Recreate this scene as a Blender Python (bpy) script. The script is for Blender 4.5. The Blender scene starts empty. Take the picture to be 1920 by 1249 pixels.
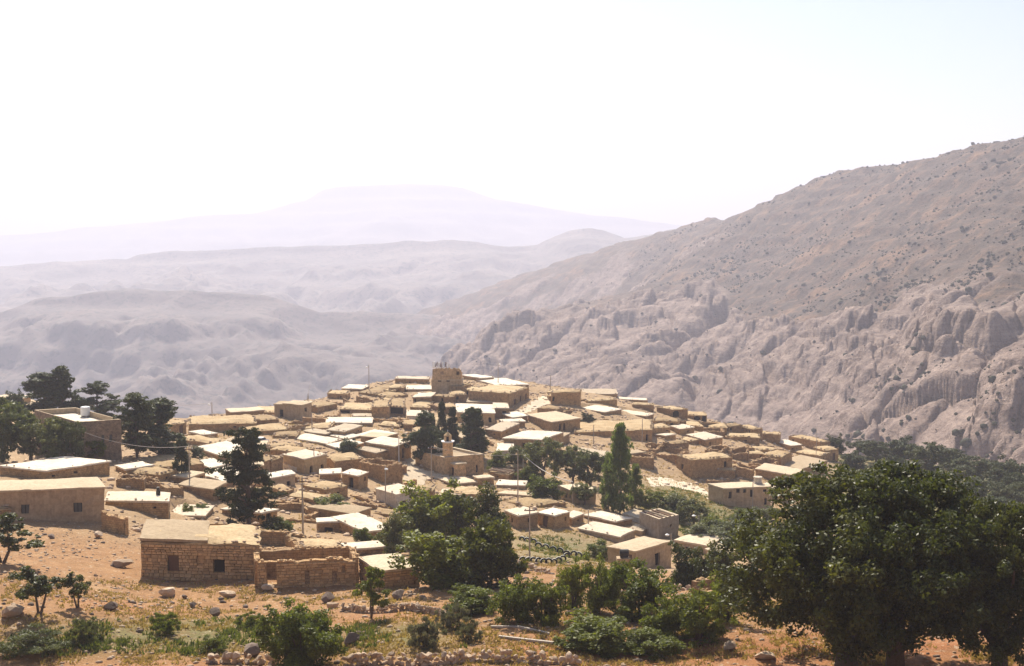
import bpy, math, random
import numpy as np
from mathutils import Vector, Matrix

# ------------------------------------------------------------------ camera, sky, sun, exposure
scene = bpy.context.scene
COL = scene.collection
IMW, IMH, FPX = 1920.0, 1249.0, 2300.0      # photograph size and focal length in its pixels
PITCH = math.radians(5.0)
cam_d = bpy.data.cameras.new('camera')
cam = bpy.data.objects.new('camera', cam_d); COL.objects.link(cam)
cam.location = (0, 0, 0)
cam.rotation_euler = (math.radians(90) - PITCH, 0, 0)
cam_d.sensor_width = 36.0
cam_d.lens = 36.0 * FPX / IMW
cam_d.clip_start = 0.5
cam_d.clip_end = 30000
scene.camera = cam

SUN_EL, SUN_AZ = math.radians(46), math.radians(-14)     # azimuth from +Y (view direction), negative = to the left
world = bpy.data.worlds.new('World'); scene.world = world
world.use_nodes = True
wn = world.node_tree.nodes; wl = world.node_tree.links
wn.clear()
wo = wn.new('ShaderNodeOutputWorld'); wb = wn.new('ShaderNodeBackground')
ws = wn.new('ShaderNodeTexSky'); ws.sky_type = 'NISHITA'; ws.sun_disc = False
ws.sun_elevation = SUN_EL; ws.sun_rotation = SUN_AZ
ws.altitude = 1200; ws.air_density = 1.0; ws.dust_density = 4.0; ws.ozone_density = 1.0
wb.inputs['Strength'].default_value = 0.082
wl.new(ws.outputs[0], wb.inputs[0]); wl.new(wb.outputs[0], wo.inputs[0])

sun_d = bpy.data.lights.new('sun', 'SUN'); sun_d.energy = 5.0; sun_d.angle = math.radians(0.53)
sun_d.color = (1.0, 0.91, 0.77)
sun = bpy.data.objects.new('sun', sun_d); COL.objects.link(sun)
sdir = Vector((math.sin(SUN_AZ) * math.cos(SUN_EL), math.cos(SUN_AZ) * math.cos(SUN_EL), math.sin(SUN_EL)))
sun.rotation_euler = sdir.to_track_quat('Z', 'Y').to_euler()
sun.location = (0, 0, 200)

vs = scene.view_settings
scene.display_settings.display_device = 'sRGB'
vs.view_transform = 'Standard'; vs.look = 'None'; vs.gamma = 1.0; vs.use_curve_mapping = False
vs.exposure = 0.78
scene.render.engine = 'CYCLES'
cy = scene.cycles
cy.use_denoising = True
cy.max_bounces = 6; cy.diffuse_bounces = 3; cy.glossy_bounces = 2; cy.transmission_bounces = 3
cy.volume_bounces = 1; cy.transparent_max_bounces = 6
cy.sample_clamp_indirect = 6.0

HAZE = 0.00022
random.seed(7)

# ------------------------------------------------------------------ small tools
CP, SP = math.cos(PITCH), math.sin(PITCH)
def ray(u, v):
    a = (u - IMW / 2) / FPX; b = (IMH / 2 - v) / FPX
    return np.array([a, CP + b * SP, -SP + b * CP])
def at(u, v, Y):                       # the point on the pixel's ray at forward distance Y
    d = ray(u, v); return d * (Y / d[1])
def project(P):
    P = np.asarray(P, float)
    f = P[..., 1] * CP - P[..., 2] * SP; up = P[..., 1] * SP + P[..., 2] * CP
    return IMW / 2 + FPX * P[..., 0] / f, IMH / 2 - FPX * up / f

def hash2(ix, iy, s=0):
    h = (ix.astype(np.int64) * 374761393 + iy.astype(np.int64) * 668265263 + s * 974634777) & 0x7fffffff
    h = ((h ^ (h >> 13)) * 1274126177) & 0x7fffffff
    h = h ^ (h >> 16)
    return (h & 0xffff) / 65535.0
def vnoise(x, y, s=0):
    x = np.asarray(x, float); y = np.asarray(y, float)
    ix = np.floor(x); iy = np.floor(y); fx = x - ix; fy = y - iy
    fx = fx * fx * fx * (fx * (fx * 6 - 15) + 10); fy = fy * fy * fy * (fy * (fy * 6 - 15) + 10)
    a = hash2(ix, iy, s); b = hash2(ix + 1, iy, s); c = hash2(ix, iy + 1, s); d = hash2(ix + 1, iy + 1, s)
    return (a + (b - a) * fx) * (1 - fy) + (c + (d - c) * fx) * fy
def fbm(x, y, o=5, s=0, ridged=False):
    t = 0.0; amp = 1.0; n = 0.0
    for i in range(o):
        v = vnoise(x, y, s + i * 17)
        v = 1 - np.abs(2 * v - 1) if ridged else v
        t = t + v * amp; n += amp; amp *= 0.5
        x, y = 1.9 * (x * 0.8 - y * 0.6) + 3.7, 1.9 * (x * 0.6 + y * 0.8) + 1.3
    return t / n
def worley(x, y, s=0):
    ix = np.floor(x); iy = np.floor(y)
    f1 = np.full(np.shape(x), 9.0); f2 = f1.copy(); idv = np.zeros(np.shape(x))
    for dx in (-1, 0, 1):
        for dy in (-1, 0, 1):
            cx = ix + dx; cy_ = iy + dy
            px = cx + hash2(cx, cy_, s + 1); py = cy_ + hash2(cx, cy_, s + 2)
            d = np.hypot(px - x, py - y)
            m = d < f1
            f2 = np.where(m, f1, np.minimum(f2, d)); idv = np.where(m, hash2(cx, cy_, s + 3), idv); f1 = np.where(m, d, f1)
    return f1, f2, idv
def smooth(a, b, x):
    t = np.clip((x - a) / (b - a), 0, 1); return t * t * (3 - 2 * t)

class TPS:
    def __init__(self, pts, lam=0.0):
        P = np.array(pts, float); self.P = P[:, :2]; self.c = self.P.mean(0); self.s = self.P.std()
        Q = (self.P - self.c) / self.s; self.Q = Q; n = len(Q)
        d = np.hypot(Q[:, None, 0] - Q[None, :, 0], Q[:, None, 1] - Q[None, :, 1])
        K = np.where(d > 0, d * d * np.log(d + 1e-12), 0) + lam * np.eye(n)
        A = np.zeros((n + 3, n + 3)); A[:n, :n] = K; A[:n, n] = 1; A[:n, n + 1:] = Q; A[n, :n] = 1; A[n + 1:, :n] = Q.T
        self.w = np.linalg.solve(A, np.concatenate([P[:, 2], np.zeros(3)]))
    def __call__(self, x, y):
        x = (np.asarray(x, float) - self.c[0]) / self.s; y = (np.asarray(y, float) - self.c[1]) / self.s
        r = self.w[-3] + self.w[-2] * x + self.w[-1] * y
        for (qx, qy), w in zip(self.Q, self.w):
            d2 = (x - qx) ** 2 + (y - qy) ** 2
            r = r + w * 0.5 * d2 * np.log(d2 + 1e-12)
        return r

# ------------------------------------------------------------------ materials
class MT:
    def __init__(self, name):
        self.m = bpy.data.materials.new(name); self.m.use_nodes = True
        self.t = self.m.node_tree; self.n = self.t.nodes; self.bs = self.n['Principled BSDF']
        self.bs.inputs['Roughness'].default_value = 0.9
        self.bs.inputs['Specular IOR Level'].default_value = 0.25
    def new(self, k, **kw):
        nd = self.n.new(k)
        for a, b in kw.items():
            if a.startswith('i_'):
                key = a[2:].replace('_', ' ')
                nd.inputs[key].default_value = b
            else: setattr(nd, a, b)
        return nd
    def l(self, a, b): self.t.links.new(a, b)
    def coord(self, which='Object'):
        return self.new('ShaderNodeTexCoord').outputs[which]
    def pos(self): return self.new('ShaderNodeNewGeometry').outputs['Position']
    def noise(self, vec, scale, detail=5, rough=0.6, dist=0.0):
        n = self.new('ShaderNodeTexNoise'); n.inputs['Scale'].default_value = scale; n.inputs['Detail'].default_value = detail
        n.inputs['Roughness'].default_value = rough; n.inputs['Distortion'].default_value = dist
        if vec is not None: self.l(vec, n.inputs['Vector'])
        return n.outputs['Fac']
    def ramp(self, fac, stops):
        r = self.new('ShaderNodeValToRGB'); e = r.color_ramp.elements
        while len(e) < len(stops): e.new(0.5)
        for el, (p, c) in zip(e, stops):
            el.position = p; el.color = (*c, 1) if len(c) == 3 else c
        self.l(fac, r.inputs[0]); return r.outputs[0]
    def mix(self, fac, a, b, mode='MIX'):
        m = self.new('ShaderNodeMix', data_type='RGBA', blend_type=mode)
        for sock, val in ((m.inputs[0], fac), (m.inputs[6], a), (m.inputs[7], b)):
            if hasattr(val, 'is_linked'): self.l(val, sock)
            elif isinstance(val, (tuple, list)): sock.default_value = (*val, 1)
            else: sock.default_value = val
        return m.outputs[2]
    def math(self, op, a, b=0.0):
        m = self.new('ShaderNodeMath', operation=op)
        for sock, val in ((m.inputs[0], a), (m.inputs[1], b)):
            if hasattr(val, 'is_linked'): self.l(val, sock)
            else: sock.default_value = val
        return m.outputs[0]
    def mul(self, vec, s):
        m = self.new('ShaderNodeVectorMath', operation='MULTIPLY'); self.l(vec, m.inputs[0]); m.inputs[1].default_value = s
        return m.outputs[0]
    def attr(self, name, kind='GEOMETRY'):
        return self.new('ShaderNodeAttribute', attribute_name=name)
    def rnd(self): return self.new('ShaderNodeObjectInfo').outputs['Random']
    def bump(self, h, strength=0.5, dist=0.1):
        b = self.new('ShaderNodeBump'); b.inputs['Strength'].default_value = strength; b.inputs['Distance'].default_value = dist
        self.l(h, b.inputs['Height']); self.l(b.outputs[0], self.bs.inputs['Normal'])
    def col(self, c):
        if hasattr(c, 'is_linked'): self.l(c, self.bs.inputs['Base Color'])
        else: self.bs.inputs['Base Color'].default_value = (*c, 1)
    def rough(self, r): self.bs.inputs['Roughness'].default_value = r

M = {}
def stone_wall_mat(key, c1, c2, mortar, bw=0.45, bh=0.26, dirt=(0.30, 0.20, 0.11)):
    t = MT(key); uv = t.new('ShaderNodeUVMap').outputs[0]
    nz = t.new('ShaderNodeTexNoise'); nz.inputs['Scale'].default_value = 1.3; nz.inputs['Detail'].default_value = 3; t.l(uv, nz.inputs['Vector'])
    off = t.new('ShaderNodeVectorMath', operation='MULTIPLY_ADD'); t.l(nz.outputs['Color'], off.inputs[0]); off.inputs[1].default_value = (0.22, 0.16, 0); t.l(uv, off.inputs[2])
    br = t.new('ShaderNodeTexBrick'); br.inputs['Scale'].default_value = 1.0
    br.inputs['Brick Width'].default_value = bw; br.inputs['Row Height'].default_value = bh
    br.inputs['Mortar Size'].default_value = 0.022; br.inputs['Mortar Smooth'].default_value = 0.3; br.inputs['Bias'].default_value = -0.1
    br.inputs['Color1'].default_value = (*c1, 1); br.inputs['Color2'].default_value = (*c2, 1); br.inputs['Mortar'].default_value = (*mortar, 1)
    t.l(off.outputs[0], br.inputs['Vector'])
    p = t.pos()
    big = t.noise(p, 0.35, 6, 0.65); fine = t.noise(p, 1.9, 6, 0.75)
    c = t.mix(t.math('MULTIPLY', t.ramp(big, [(0.42, (0, 0, 0)), (0.7, (1, 1, 1))]), 0.75), br.outputs['Color'], dirt)
    c = t.mix(0.8, c, t.ramp(fine, [(0.32, (0.38, 0.36, 0.34)), (0.5, (0.95, 0.93, 0.9)), (0.68, (1.35, 1.3, 1.22))]), 'MULTIPLY')
    r = t.rnd()
    c = t.mix(1.0, c, t.ramp(r, [(0, (0.82, 0.82, 0.85)), (0.5, (1.02, 1.0, 0.96)), (1, (1.15, 1.1, 1.05))]), 'MULTIPLY')
    t.col(c)
    h = t.math('ADD', t.math('MULTIPLY', br.outputs['Fac'], -0.7), t.math('MULTIPLY', fine, 0.8))
    t.bump(h, 0.8, 0.06)
    M[key] = t.m
stone_wall_mat('stone', (0.54, 0.36, 0.185), (0.45, 0.285, 0.135), (0.28, 0.175, 0.085))
stone_wall_mat('goldstone', (0.72, 0.51, 0.29), (0.64, 0.43, 0.23), (0.45, 0.30, 0.16), dirt=(0.54, 0.37, 0.2))
stone_wall_mat('rubble', (0.49, 0.335, 0.185), (0.36, 0.23, 0.115), (0.19, 0.12, 0.06), 0.42, 0.26)
stone_wall_mat('darkstone', (0.44, 0.33, 0.22), (0.33, 0.24, 0.16), (0.2, 0.14, 0.09), 0.4, 0.22, (0.22, 0.17, 0.12))
def plaster_mat(key, c, dirt, amt=0.7):
    t = MT(key); p = t.pos()
    big = t.noise(p, 0.5, 6, 0.65); fine = t.noise(p, 2.2, 6, 0.75)
    col = t.mix(t.math('MULTIPLY', t.ramp(big, [(0.42, (0, 0, 0)), (0.72, (1, 1, 1))]), amt), c, dirt)
    st = t.noise(t.mul(p, (3.0, 3.0, 0.25)), 1.0, 4, 0.6)
    col = t.mix(0.35, col, t.ramp(st, [(0.35, (0.6, 0.57, 0.52)), (0.6, (1, 1, 1))]), 'MULTIPLY')
    col = t.mix(0.6, col, t.ramp(fine, [(0.32, (0.5, 0.48, 0.45)), (0.68, (1.25, 1.22, 1.18))]), 'MULTIPLY')
    col = t.mix(1.0, col, t.ramp(t.rnd(), [(0, (0.88, 0.86, 0.84)), (1, (1.08, 1.06, 1.03))]), 'MULTIPLY')
    t.col(col); t.bump(fine, 0.5, 0.03); M[key] = t.m
plaster_mat('plaster', (0.50, 0.385, 0.255), (0.36, 0.26, 0.16))
plaster_mat('cement', (0.40, 0.34, 0.27), (0.30, 0.25, 0.19))
plaster_mat('limewash', (0.74, 0.68, 0.58), (0.56, 0.48, 0.38), 0.5)
plaster_mat('ochre', (0.58, 0.42, 0.23), (0.45, 0.31, 0.17), 0.5)
def roof_mat(key, c, dirt, spots, amt):
    t = MT(key); p = t.pos()
    big = t.noise(p, 0.28, 7, 0.7, 0.6); mid = t.noise(p, 1.1, 6, 0.75); fine = t.noise(p, 3.0, 5, 0.75)
    col = t.mix(t.math('MULTIPLY', t.ramp(big, [(0.40, (0, 0, 0)), (0.68, (1, 1, 1))]), amt), c, dirt)
    col = t.mix(t.math('MULTIPLY', t.ramp(mid, [(0.56, (0, 0, 0)), (0.66, (1, 1, 1))]), amt * 0.9), col, spots)
    col = t.mix(0.3 + 0.4 * amt, col, t.ramp(fine, [(0.33, (0.5, 0.47, 0.43)), (0.6, (1.1, 1.1, 1.1))]), 'MULTIPLY')
    col = t.mix(1.0, col, t.ramp(t.rnd(), [(0, (0.62, 0.56, 0.48)), (0.4, (0.9, 0.86, 0.8)), (1, (1.05, 1.05, 1.05))]), 'MULTIPLY')
    t.col(col); t.bump(t.math('ADD', mid, fine), 0.5, 0.06); M[key] = t.m
roof_mat('roof_white', (0.74, 0.67, 0.56), (0.56, 0.46, 0.33), (0.38, 0.29, 0.2), 0.62)
roof_mat('roof_cream', (0.62, 0.52, 0.38), (0.50, 0.40, 0.27), (0.40, 0.30, 0.2), 0.6)
roof_mat('roof_earth', (0.52, 0.40, 0.235), (0.43, 0.295, 0.15), (0.33, 0.22, 0.12), 0.9)
def plain(key, c, rough=0.8, nz=0.3, sc=4.0, metal=0.0):
    t = MT(key); p = t.pos(); f = t.noise(p, sc, 4, 0.6)
    t.col(t.mix(nz, c, t.ramp(f, [(0.3, (0.5, 0.5, 0.5)), (0.7, (1.15, 1.15, 1.15))]), 'MULTIPLY')); t.rough(rough)
    t.bs.inputs['Metallic'].default_value = metal; M[key] = t.m
plain('wood', (0.16, 0.085, 0.05), 0.8, 0.6, 12)
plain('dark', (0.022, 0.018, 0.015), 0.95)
plain('shutter', (0.10, 0.10, 0.09), 0.7)
plain('pole', (0.42, 0.36, 0.29), 0.7, 0.4, 3)
plain('pole_pale', (0.75, 0.73, 0.7), 0.5)
plain('metal', (0.5, 0.5, 0.5), 0.4, 0.2, 3, 0.6)
plain('lamp', (0.8, 0.8, 0.78), 0.4, 0.1)
plain('white_paint', (0.8, 0.79, 0.77), 0.45, 0.15)
plain('rubber', (0.03, 0.029, 0.028), 0.75, 0.4, 20)
plain('tyre_paint', (0.70, 0.68, 0.62), 0.7, 0.4, 12)
plain('glass', (0.03, 0.035, 0.04), 0.1, 0.0)
plain('black_steel', (0.03, 0.027, 0.025), 0.5, 0.4, 9)
plain('concrete', (0.50, 0.44, 0.37), 0.9, 0.5, 7)
plain('cable', (0.55, 0.5, 0.45), 0.7, 0.1)
plain('sign', (0.72, 0.62, 0.5), 0.6, 0.2)
plain('bark', (0.13, 0.095, 0.07), 0.95, 0.7, 9)
plain('bark_pale', (0.32, 0.25, 0.18), 0.95, 0.6, 9)
def rock_mat(key, c1, c2, rough=0.95):
    t = MT(key); p = t.pos(); a = t.noise(p, 1.2, 6, 0.7); b = t.noise(p, 8, 5, 0.7)
    c = t.ramp(a, [(0.3, c1), (0.7, c2)])
    c = t.mix(0.5, c, t.ramp(b, [(0.3, (0.5, 0.5, 0.5)), (0.7, (1.2, 1.2, 1.2))]), 'MULTIPLY')
    c = t.mix(1.0, c, t.ramp(t.rnd(), [(0, (0.7, 0.68, 0.66)), (1, (1.2, 1.17, 1.12))]), 'MULTIPLY')
    t.col(c); t.bump(t.math('ADD', a, b), 0.8, 0.05); M[key] = t.m
rock_mat('rock', (0.42, 0.30, 0.20), (0.56, 0.45, 0.34))
rock_mat('rock_dark', (0.13, 0.10, 0.085), (0.24, 0.18, 0.14))
rock_mat('block', (0.49, 0.32, 0.165), (0.68, 0.475, 0.265))
def leaf_mat(key, lo, hi, trans=0.35, spec=0.2, rough=0.5):
    t = MT(key); a = t.attr('lv').outputs['Fac']
    c = t.ramp(a, [(0, lo), (1, hi)])
    c = t.mix(1.0, c, t.ramp(t.rnd(), [(0, (0.8, 0.85, 0.8)), (1, (1.2, 1.12, 1.05))]), 'MULTIPLY')
    t.col(c); t.rough(rough); t.bs.inputs['Specular IOR Level'].default_value = spec
    tr = t.new('ShaderNodeBsdfTranslucent'); t.l(t.mix(1.0, c, (1.25, 1.2, 0.6), 'MULTIPLY'), tr.inputs[0])
    mx = t.new('ShaderNodeMixShader'); mx.inputs[0].default_value = trans
    t.l(t.bs.outputs[0], mx.inputs[1]); t.l(tr.outputs[0], mx.inputs[2]); t.l(mx.outputs[0], t.n['Material Output'].inputs[0])
    M[key] = t.m
leaf_mat('leaf_oak', (0.030, 0.040, 0.009), (0.105, 0.122, 0.028), 0.42, 0.22, 0.45)
leaf_mat('leaf_poplar', (0.085, 0.12, 0.035), (0.20, 0.25, 0.085), 0.5)
leaf_mat('leaf_green', (0.062, 0.080, 0.013), (0.185, 0.22, 0.038), 0.48)
leaf_mat('leaf_olive', (0.07, 0.088, 0.036), (0.155, 0.175, 0.075), 0.4)
leaf_mat('leaf_pine', (0.034, 0.048, 0.018), (0.085, 0.105, 0.042), 0.25, 0.2, 0.6)
leaf_mat('leaf_cypress', (0.024, 0.034, 0.014), (0.06, 0.072, 0.03), 0.2, 0.15, 0.7)
leaf_mat('leaf_grey', (0.10, 0.11, 0.08), (0.22, 0.21, 0.15), 0.3, 0.1, 0.8)
leaf_mat('grass_dry', (0.26, 0.19, 0.08), (0.50, 0.37, 0.17), 0.3, 0.1, 0.8)
leaf_mat('grass_green', (0.055, 0.085, 0.02), (0.17, 0.20, 0.055), 0.35, 0.2, 0.6)
leaf_mat('leaf_far', (0.028, 0.034, 0.02), (0.07, 0.072, 0.042), 0.15, 0.1, 0.8)

# ------------------------------------------------------------------ object tools
def link(o, parent=None):
    COL.objects.link(o)
    if parent is not None: o.parent = parent
    return o
def mesh(name, V, F, mat, parent=None, uv=None, smooth_=False, off=None):
    me = bpy.data.meshes.new(name)
    V = np.asarray(V, float)
    if off is not None: V = V - np.asarray(off, float)
    me.from_pydata(V.tolist(), [], F if isinstance(F, list) else F.tolist())
    if uv is not None:
        ul = me.uv_layers.new(name='UVMap'); ul.data.foreach_set('uv', np.asarray(uv, np.float32).ravel())
    if smooth_: me.polygons.foreach_set('use_smooth', [True] * len(me.polygons))
    if mat is not None: me.materials.append(M[mat] if isinstance(mat, str) else mat)
    me.update()
    return link(bpy.data.objects.new(name, me), parent)
def fast_mesh(name, V, F, mat, parent=None, smooth_=False, lv=None):
    """quads or triangles as an array F (n,k)"""
    me = bpy.data.meshes.new(name); V = np.asarray(V, np.float32); F = np.asarray(F, np.int32)
    k = F.shape[1]; n = len(F)
    me.vertices.add(len(V)); me.vertices.foreach_set('co', V.ravel())
    me.loops.add(n * k); me.loops.foreach_set('vertex_index', F.ravel())
    me.polygons.add(n); me.polygons.foreach_set('loop_start', np.arange(0, n * k, k, dtype=np.int32))
    if smooth_: me.polygons.foreach_set('use_smooth', np.ones(n, bool))
    me.update(calc_edges=True)
    if lv is not None:
        at_ = me.attributes.new('lv', 'FLOAT', 'FACE'); at_.data.foreach_set('value', np.asarray(lv, np.float32))
    if mat is not None: me.materials.append(M[mat] if isinstance(mat, str) else mat)
    return link(bpy.data.objects.new(name, me), parent)
def thing(name, label, cat, loc, group=None):
    o = bpy.data.objects.new(name, None); o.empty_display_size = 0.5; link(o)
    o.location = Vector([float(c) for c in loc]); return tag(o, label, cat, group)
def tag(o, label=None, cat=None, group=None, kind=None):
    if label: o['label'] = label
    if cat: o['category'] = cat
    if group: o['group'] = group
    if kind: o['kind'] = kind
    elif cat: o['kind'] = 'thing'
    return o
def box_vf(cx, cy, cz, sx, sy, sz, rz=0.0):
    c, s = math.cos(rz), math.sin(rz); V = []
    for z in (-1, 1):
        for x, y in ((-1, -1), (1, -1), (1, 1), (-1, 1)):
            a, b = x * sx / 2, y * sy / 2
            V.append((cx + a * c - b * s, cy + a * s + b * c, cz + z * sz / 2))
    return V, [(3, 2, 1, 0), (4, 5, 6, 7), (0, 1, 5, 4), (1, 2, 6, 5), (2, 3, 7, 6), (3, 0, 4, 7)]
def join(parts):
    V, F = [], []
    for v, f in parts:
        n = len(V); V += list(v); F += [tuple(i + n for i in q) for q in f]
    return V, F
def tube_vf(pts, radii, seg=7, cap=True):
    pts = [Vector(p) for p in pts]; V = []; F = []
    for i, p in enumerate(pts):
        t = (pts[min(i + 1, len(pts) - 1)] - pts[max(i - 1, 0)])
        if t.length < 1e-9: t = Vector((0, 0, 1))
        t.normalize(); a = Vector((1, 0, 0)) if abs(t.x) < 0.9 else Vector((0, 1, 0))
        x = t.cross(a).normalized(); y = t.cross(x)
        r = radii[i] if hasattr(radii, '__len__') else radii
        for k in range(seg):
            an = 2 * math.pi * k / seg
            V.append(tuple(p + x * (r * math.cos(an)) + y * (r * math.sin(an))))
        if i:
            b = i * seg
            for k in range(seg): F.append((b - seg + k, b - seg + (k + 1) % seg, b + (k + 1) % seg, b + k))
    if cap:
        F.append(tuple(range(seg))[::-1]); F.append(tuple(range(len(V) - seg, len(V))))
    return V, F
def lathe_vf(c, prof, seg=12):
    V, F = [], []
    for i, (r, z) in enumerate(prof):
        for k in range(seg):
            an = 2 * math.pi * k / seg
            V.append((c[0] + r * math.cos(an), c[1] + r * math.sin(an), c[2] + z))
        if i:
            b = i * seg
            for k in range(seg): F.append((b - seg + k, b - seg + (k + 1) % seg, b + (k + 1) % seg, b + k))
    F.append(tuple(range(seg))[::-1]); F.append(tuple(range(len(V) - seg, len(V))))
    return V, F
ICO_V, ICO_F = None, None
def ico():
    global ICO_V, ICO_F
    if ICO_V is None:
        g = (1 + 5 ** 0.5) / 2
        v = np.array([(-1, g, 0), (1, g, 0), (-1, -g, 0), (1, -g, 0), (0, -1, g), (0, 1, g), (0, -1, -g), (0, 1, -g), (g, 0, -1), (g, 0, 1), (-g, 0, -1), (-g, 0, 1)])
        ICO_V = v / np.linalg.norm(v[0])
        ICO_F = np.array([(0, 11, 5), (0, 5, 1), (0, 1, 7), (0, 7, 10), (0, 10, 11), (1, 5, 9), (5, 11, 4), (11, 10, 2), (10, 7, 6), (7, 1, 8), (3, 9, 4), (3, 4, 2), (3, 2, 6), (3, 6, 8), (3, 8, 9), (4, 9, 5), (2, 4, 11), (6, 2, 10), (8, 6, 7), (9, 8, 1)])
    return ICO_V, ICO_F

# ------------------------------------------------------------------ the village knoll (ground)
CTRL = [  # photograph pixel and forward distance in metres
 (-250,1249,74),(0,1249,72),(300,1249,70),(600,1249,68),(1000,1249,66),(1500,1249,66),(1920,1249,64),(2200,1249,62),
 (0,1160,87),(300,1150,97),(600,1160,92),(900,1165,87),(1150,1180,83),(1400,1205,75),(1700,1215,72),(1920,1215,70),
 (-200,1000,134),(100,996,138),(20,1060,110),(264,1080,120),(480,1087,118),(660,1108,113),(740,1112,112),(300,1110,112.5),(450,1108,113),(550,1120,109),
 (930,1090,112),(1100,1120,104),(1250,1110,110),(1400,1130,100),(1600,1150,95),(1900,1150,92),
 (1010,1040,152),(1200,1065,160),(1300,1050,168),(1330,1090,128),(1450,1060,150),(1700,1050,150),(1950,1050,150),
 (310,985,150),(230,960,150),(560,1000,160),(620,1005,158),(700,1000,163),(850,1000,170),(960,1000,178),(1050,1003,180),
 (120,905,166),(300,905,172),(420,920,182),(530,930,185),(620,930,188),(745,950,190),(845,912,214),(930,935,200),(1100,945,203),(1180,950,203),
 (200,862,190),(40,860,195),(340,862,205),(480,860,218),(600,880,212),(700,880,215),(770,860,230),(900,860,238),
 (-150,800,240),(60,790,252),(250,805,250),(400,808,248),(520,800,252),(640,805,255),(740,800,262),(860,810,265),(1000,830,258),(1090,845,257),(1200,855,255),
 (560,785,270),(660,765,285),(760,765,292),(700,735,312),(838,738,308),(880,770,290),(960,765,295),(1010,755,300),(1030,738,318),(1090,762,300),(940,715,330),(830,712,335),
 (1150,790,290),(1220,790,300),(1130,745,325),(1300,800,305),(1280,850,268),(1350,880,255),(1300,895,248),(1400,832,300),(1450,860,285),(1550,868,300),
 (1240,925,222),(1390,946,224),(1480,935,235),(1330,970,205),(1250,990,190),(1420,990,195),(1600,950,230),(1800,930,260),(2000,930,270),(1700,890,300),(1900,905,310),
]
CTRL = [(u, v, D + max(0, v - 1095) / 154 * 15) for u, v, D in CTRL]
ctrl = [tuple(at(u, v, D)) for u, v, D in CTRL]
ctrl += [(x, 0, -1.9 - abs(x) * 0.02) for x in (-90, -30, 0, 30, 90)] + [(x, -25, 6) for x in (-90, 0, 90)] + [(x, 38, -17.5) for x in (-70, 0, 70)]
TP = TPS(ctrl, 0.0006)
EDGE = np.array([(-700, 250), (0, 268), (200, 266), (345, 266), (400, 272), (510, 284), (600, 298), (700, 328), (840, 342), (1000, 334), (1030, 330), (1100, 336), (1250, 334), (1400, 322), (1550, 318), (1700, 330), (1900, 335), (2500, 330)], float)
EDGE_T = (EDGE[:, 0] - IMW / 2) / FPX
def ground0(x, y):
    x = np.asarray(x, float); y = np.asarray(y, float)
    ys = np.maximum(y, 1.0)
    e = np.interp(x / ys, EDGE_T, EDGE[:, 1])
    k = np.where(y > e, e / ys, 1.0)
    z = TP(x * k, np.where(y > e, e, y))
    s = np.maximum(y - e, 0)
    return z - np.where(s < 30, 0.013 * s * s + 0.06 * s, 13.5 + 0.84 * (s - 30))
_D = np.arange(50, 345, 0.5)
def hit(u, v):                         # where the pixel's ray meets the ground
    d = ray(u, v); P = d[None, :] * (_D / d[1])[:, None]
    g = ground0(P[:, 0], P[:, 1]) - P[:, 2]
    i = np.argmax(g > 0)
    if g[i] <= 0: i = int(np.argmax(g))
    elif i > 0:
        t = -g[i - 1] / (g[i] - g[i - 1]); Y = _D[i - 1] + 0.5 * t
        return d * (Y / d[1])
    return P[i]

# ------------------------------------------------------------------ hills across the valley
def hill_mat(key, c1, c2, scrub, amt, scale):
    t = MT(key); p = t.pos()
    a = t.noise(p, 0.012 * scale, 8, 0.65); b = t.noise(p, 0.08 * scale, 6, 0.7); s = t.noise(p, 0.16 * scale, 3, 0.6)
    c = t.ramp(a, [(0.32, c1), (0.68, c2)])
    c = t.mix(0.6, c, t.ramp(b, [(0.3, (0.55, 0.53, 0.5)), (0.7, (1.2, 1.18, 1.15))]), 'MULTIPLY')
    c = t.mix(t.math('MULTIPLY', t.ramp(s, [(0.52, (0, 0, 0)), (0.60, (1, 1, 1))]), amt), c, scrub)
    t.col(c); t.bump(b, 0.6, 2.0 / scale); M[key] = t.m
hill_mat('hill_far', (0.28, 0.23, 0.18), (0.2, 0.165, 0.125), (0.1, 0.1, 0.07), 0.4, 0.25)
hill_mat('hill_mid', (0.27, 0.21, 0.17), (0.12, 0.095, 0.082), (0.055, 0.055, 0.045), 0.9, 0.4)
hill_mat('hill_near', (0.20, 0.15, 0.125), (0.095, 0.072, 0.066), (0.045, 0.045, 0.038), 0.9, 0.55)
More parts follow.
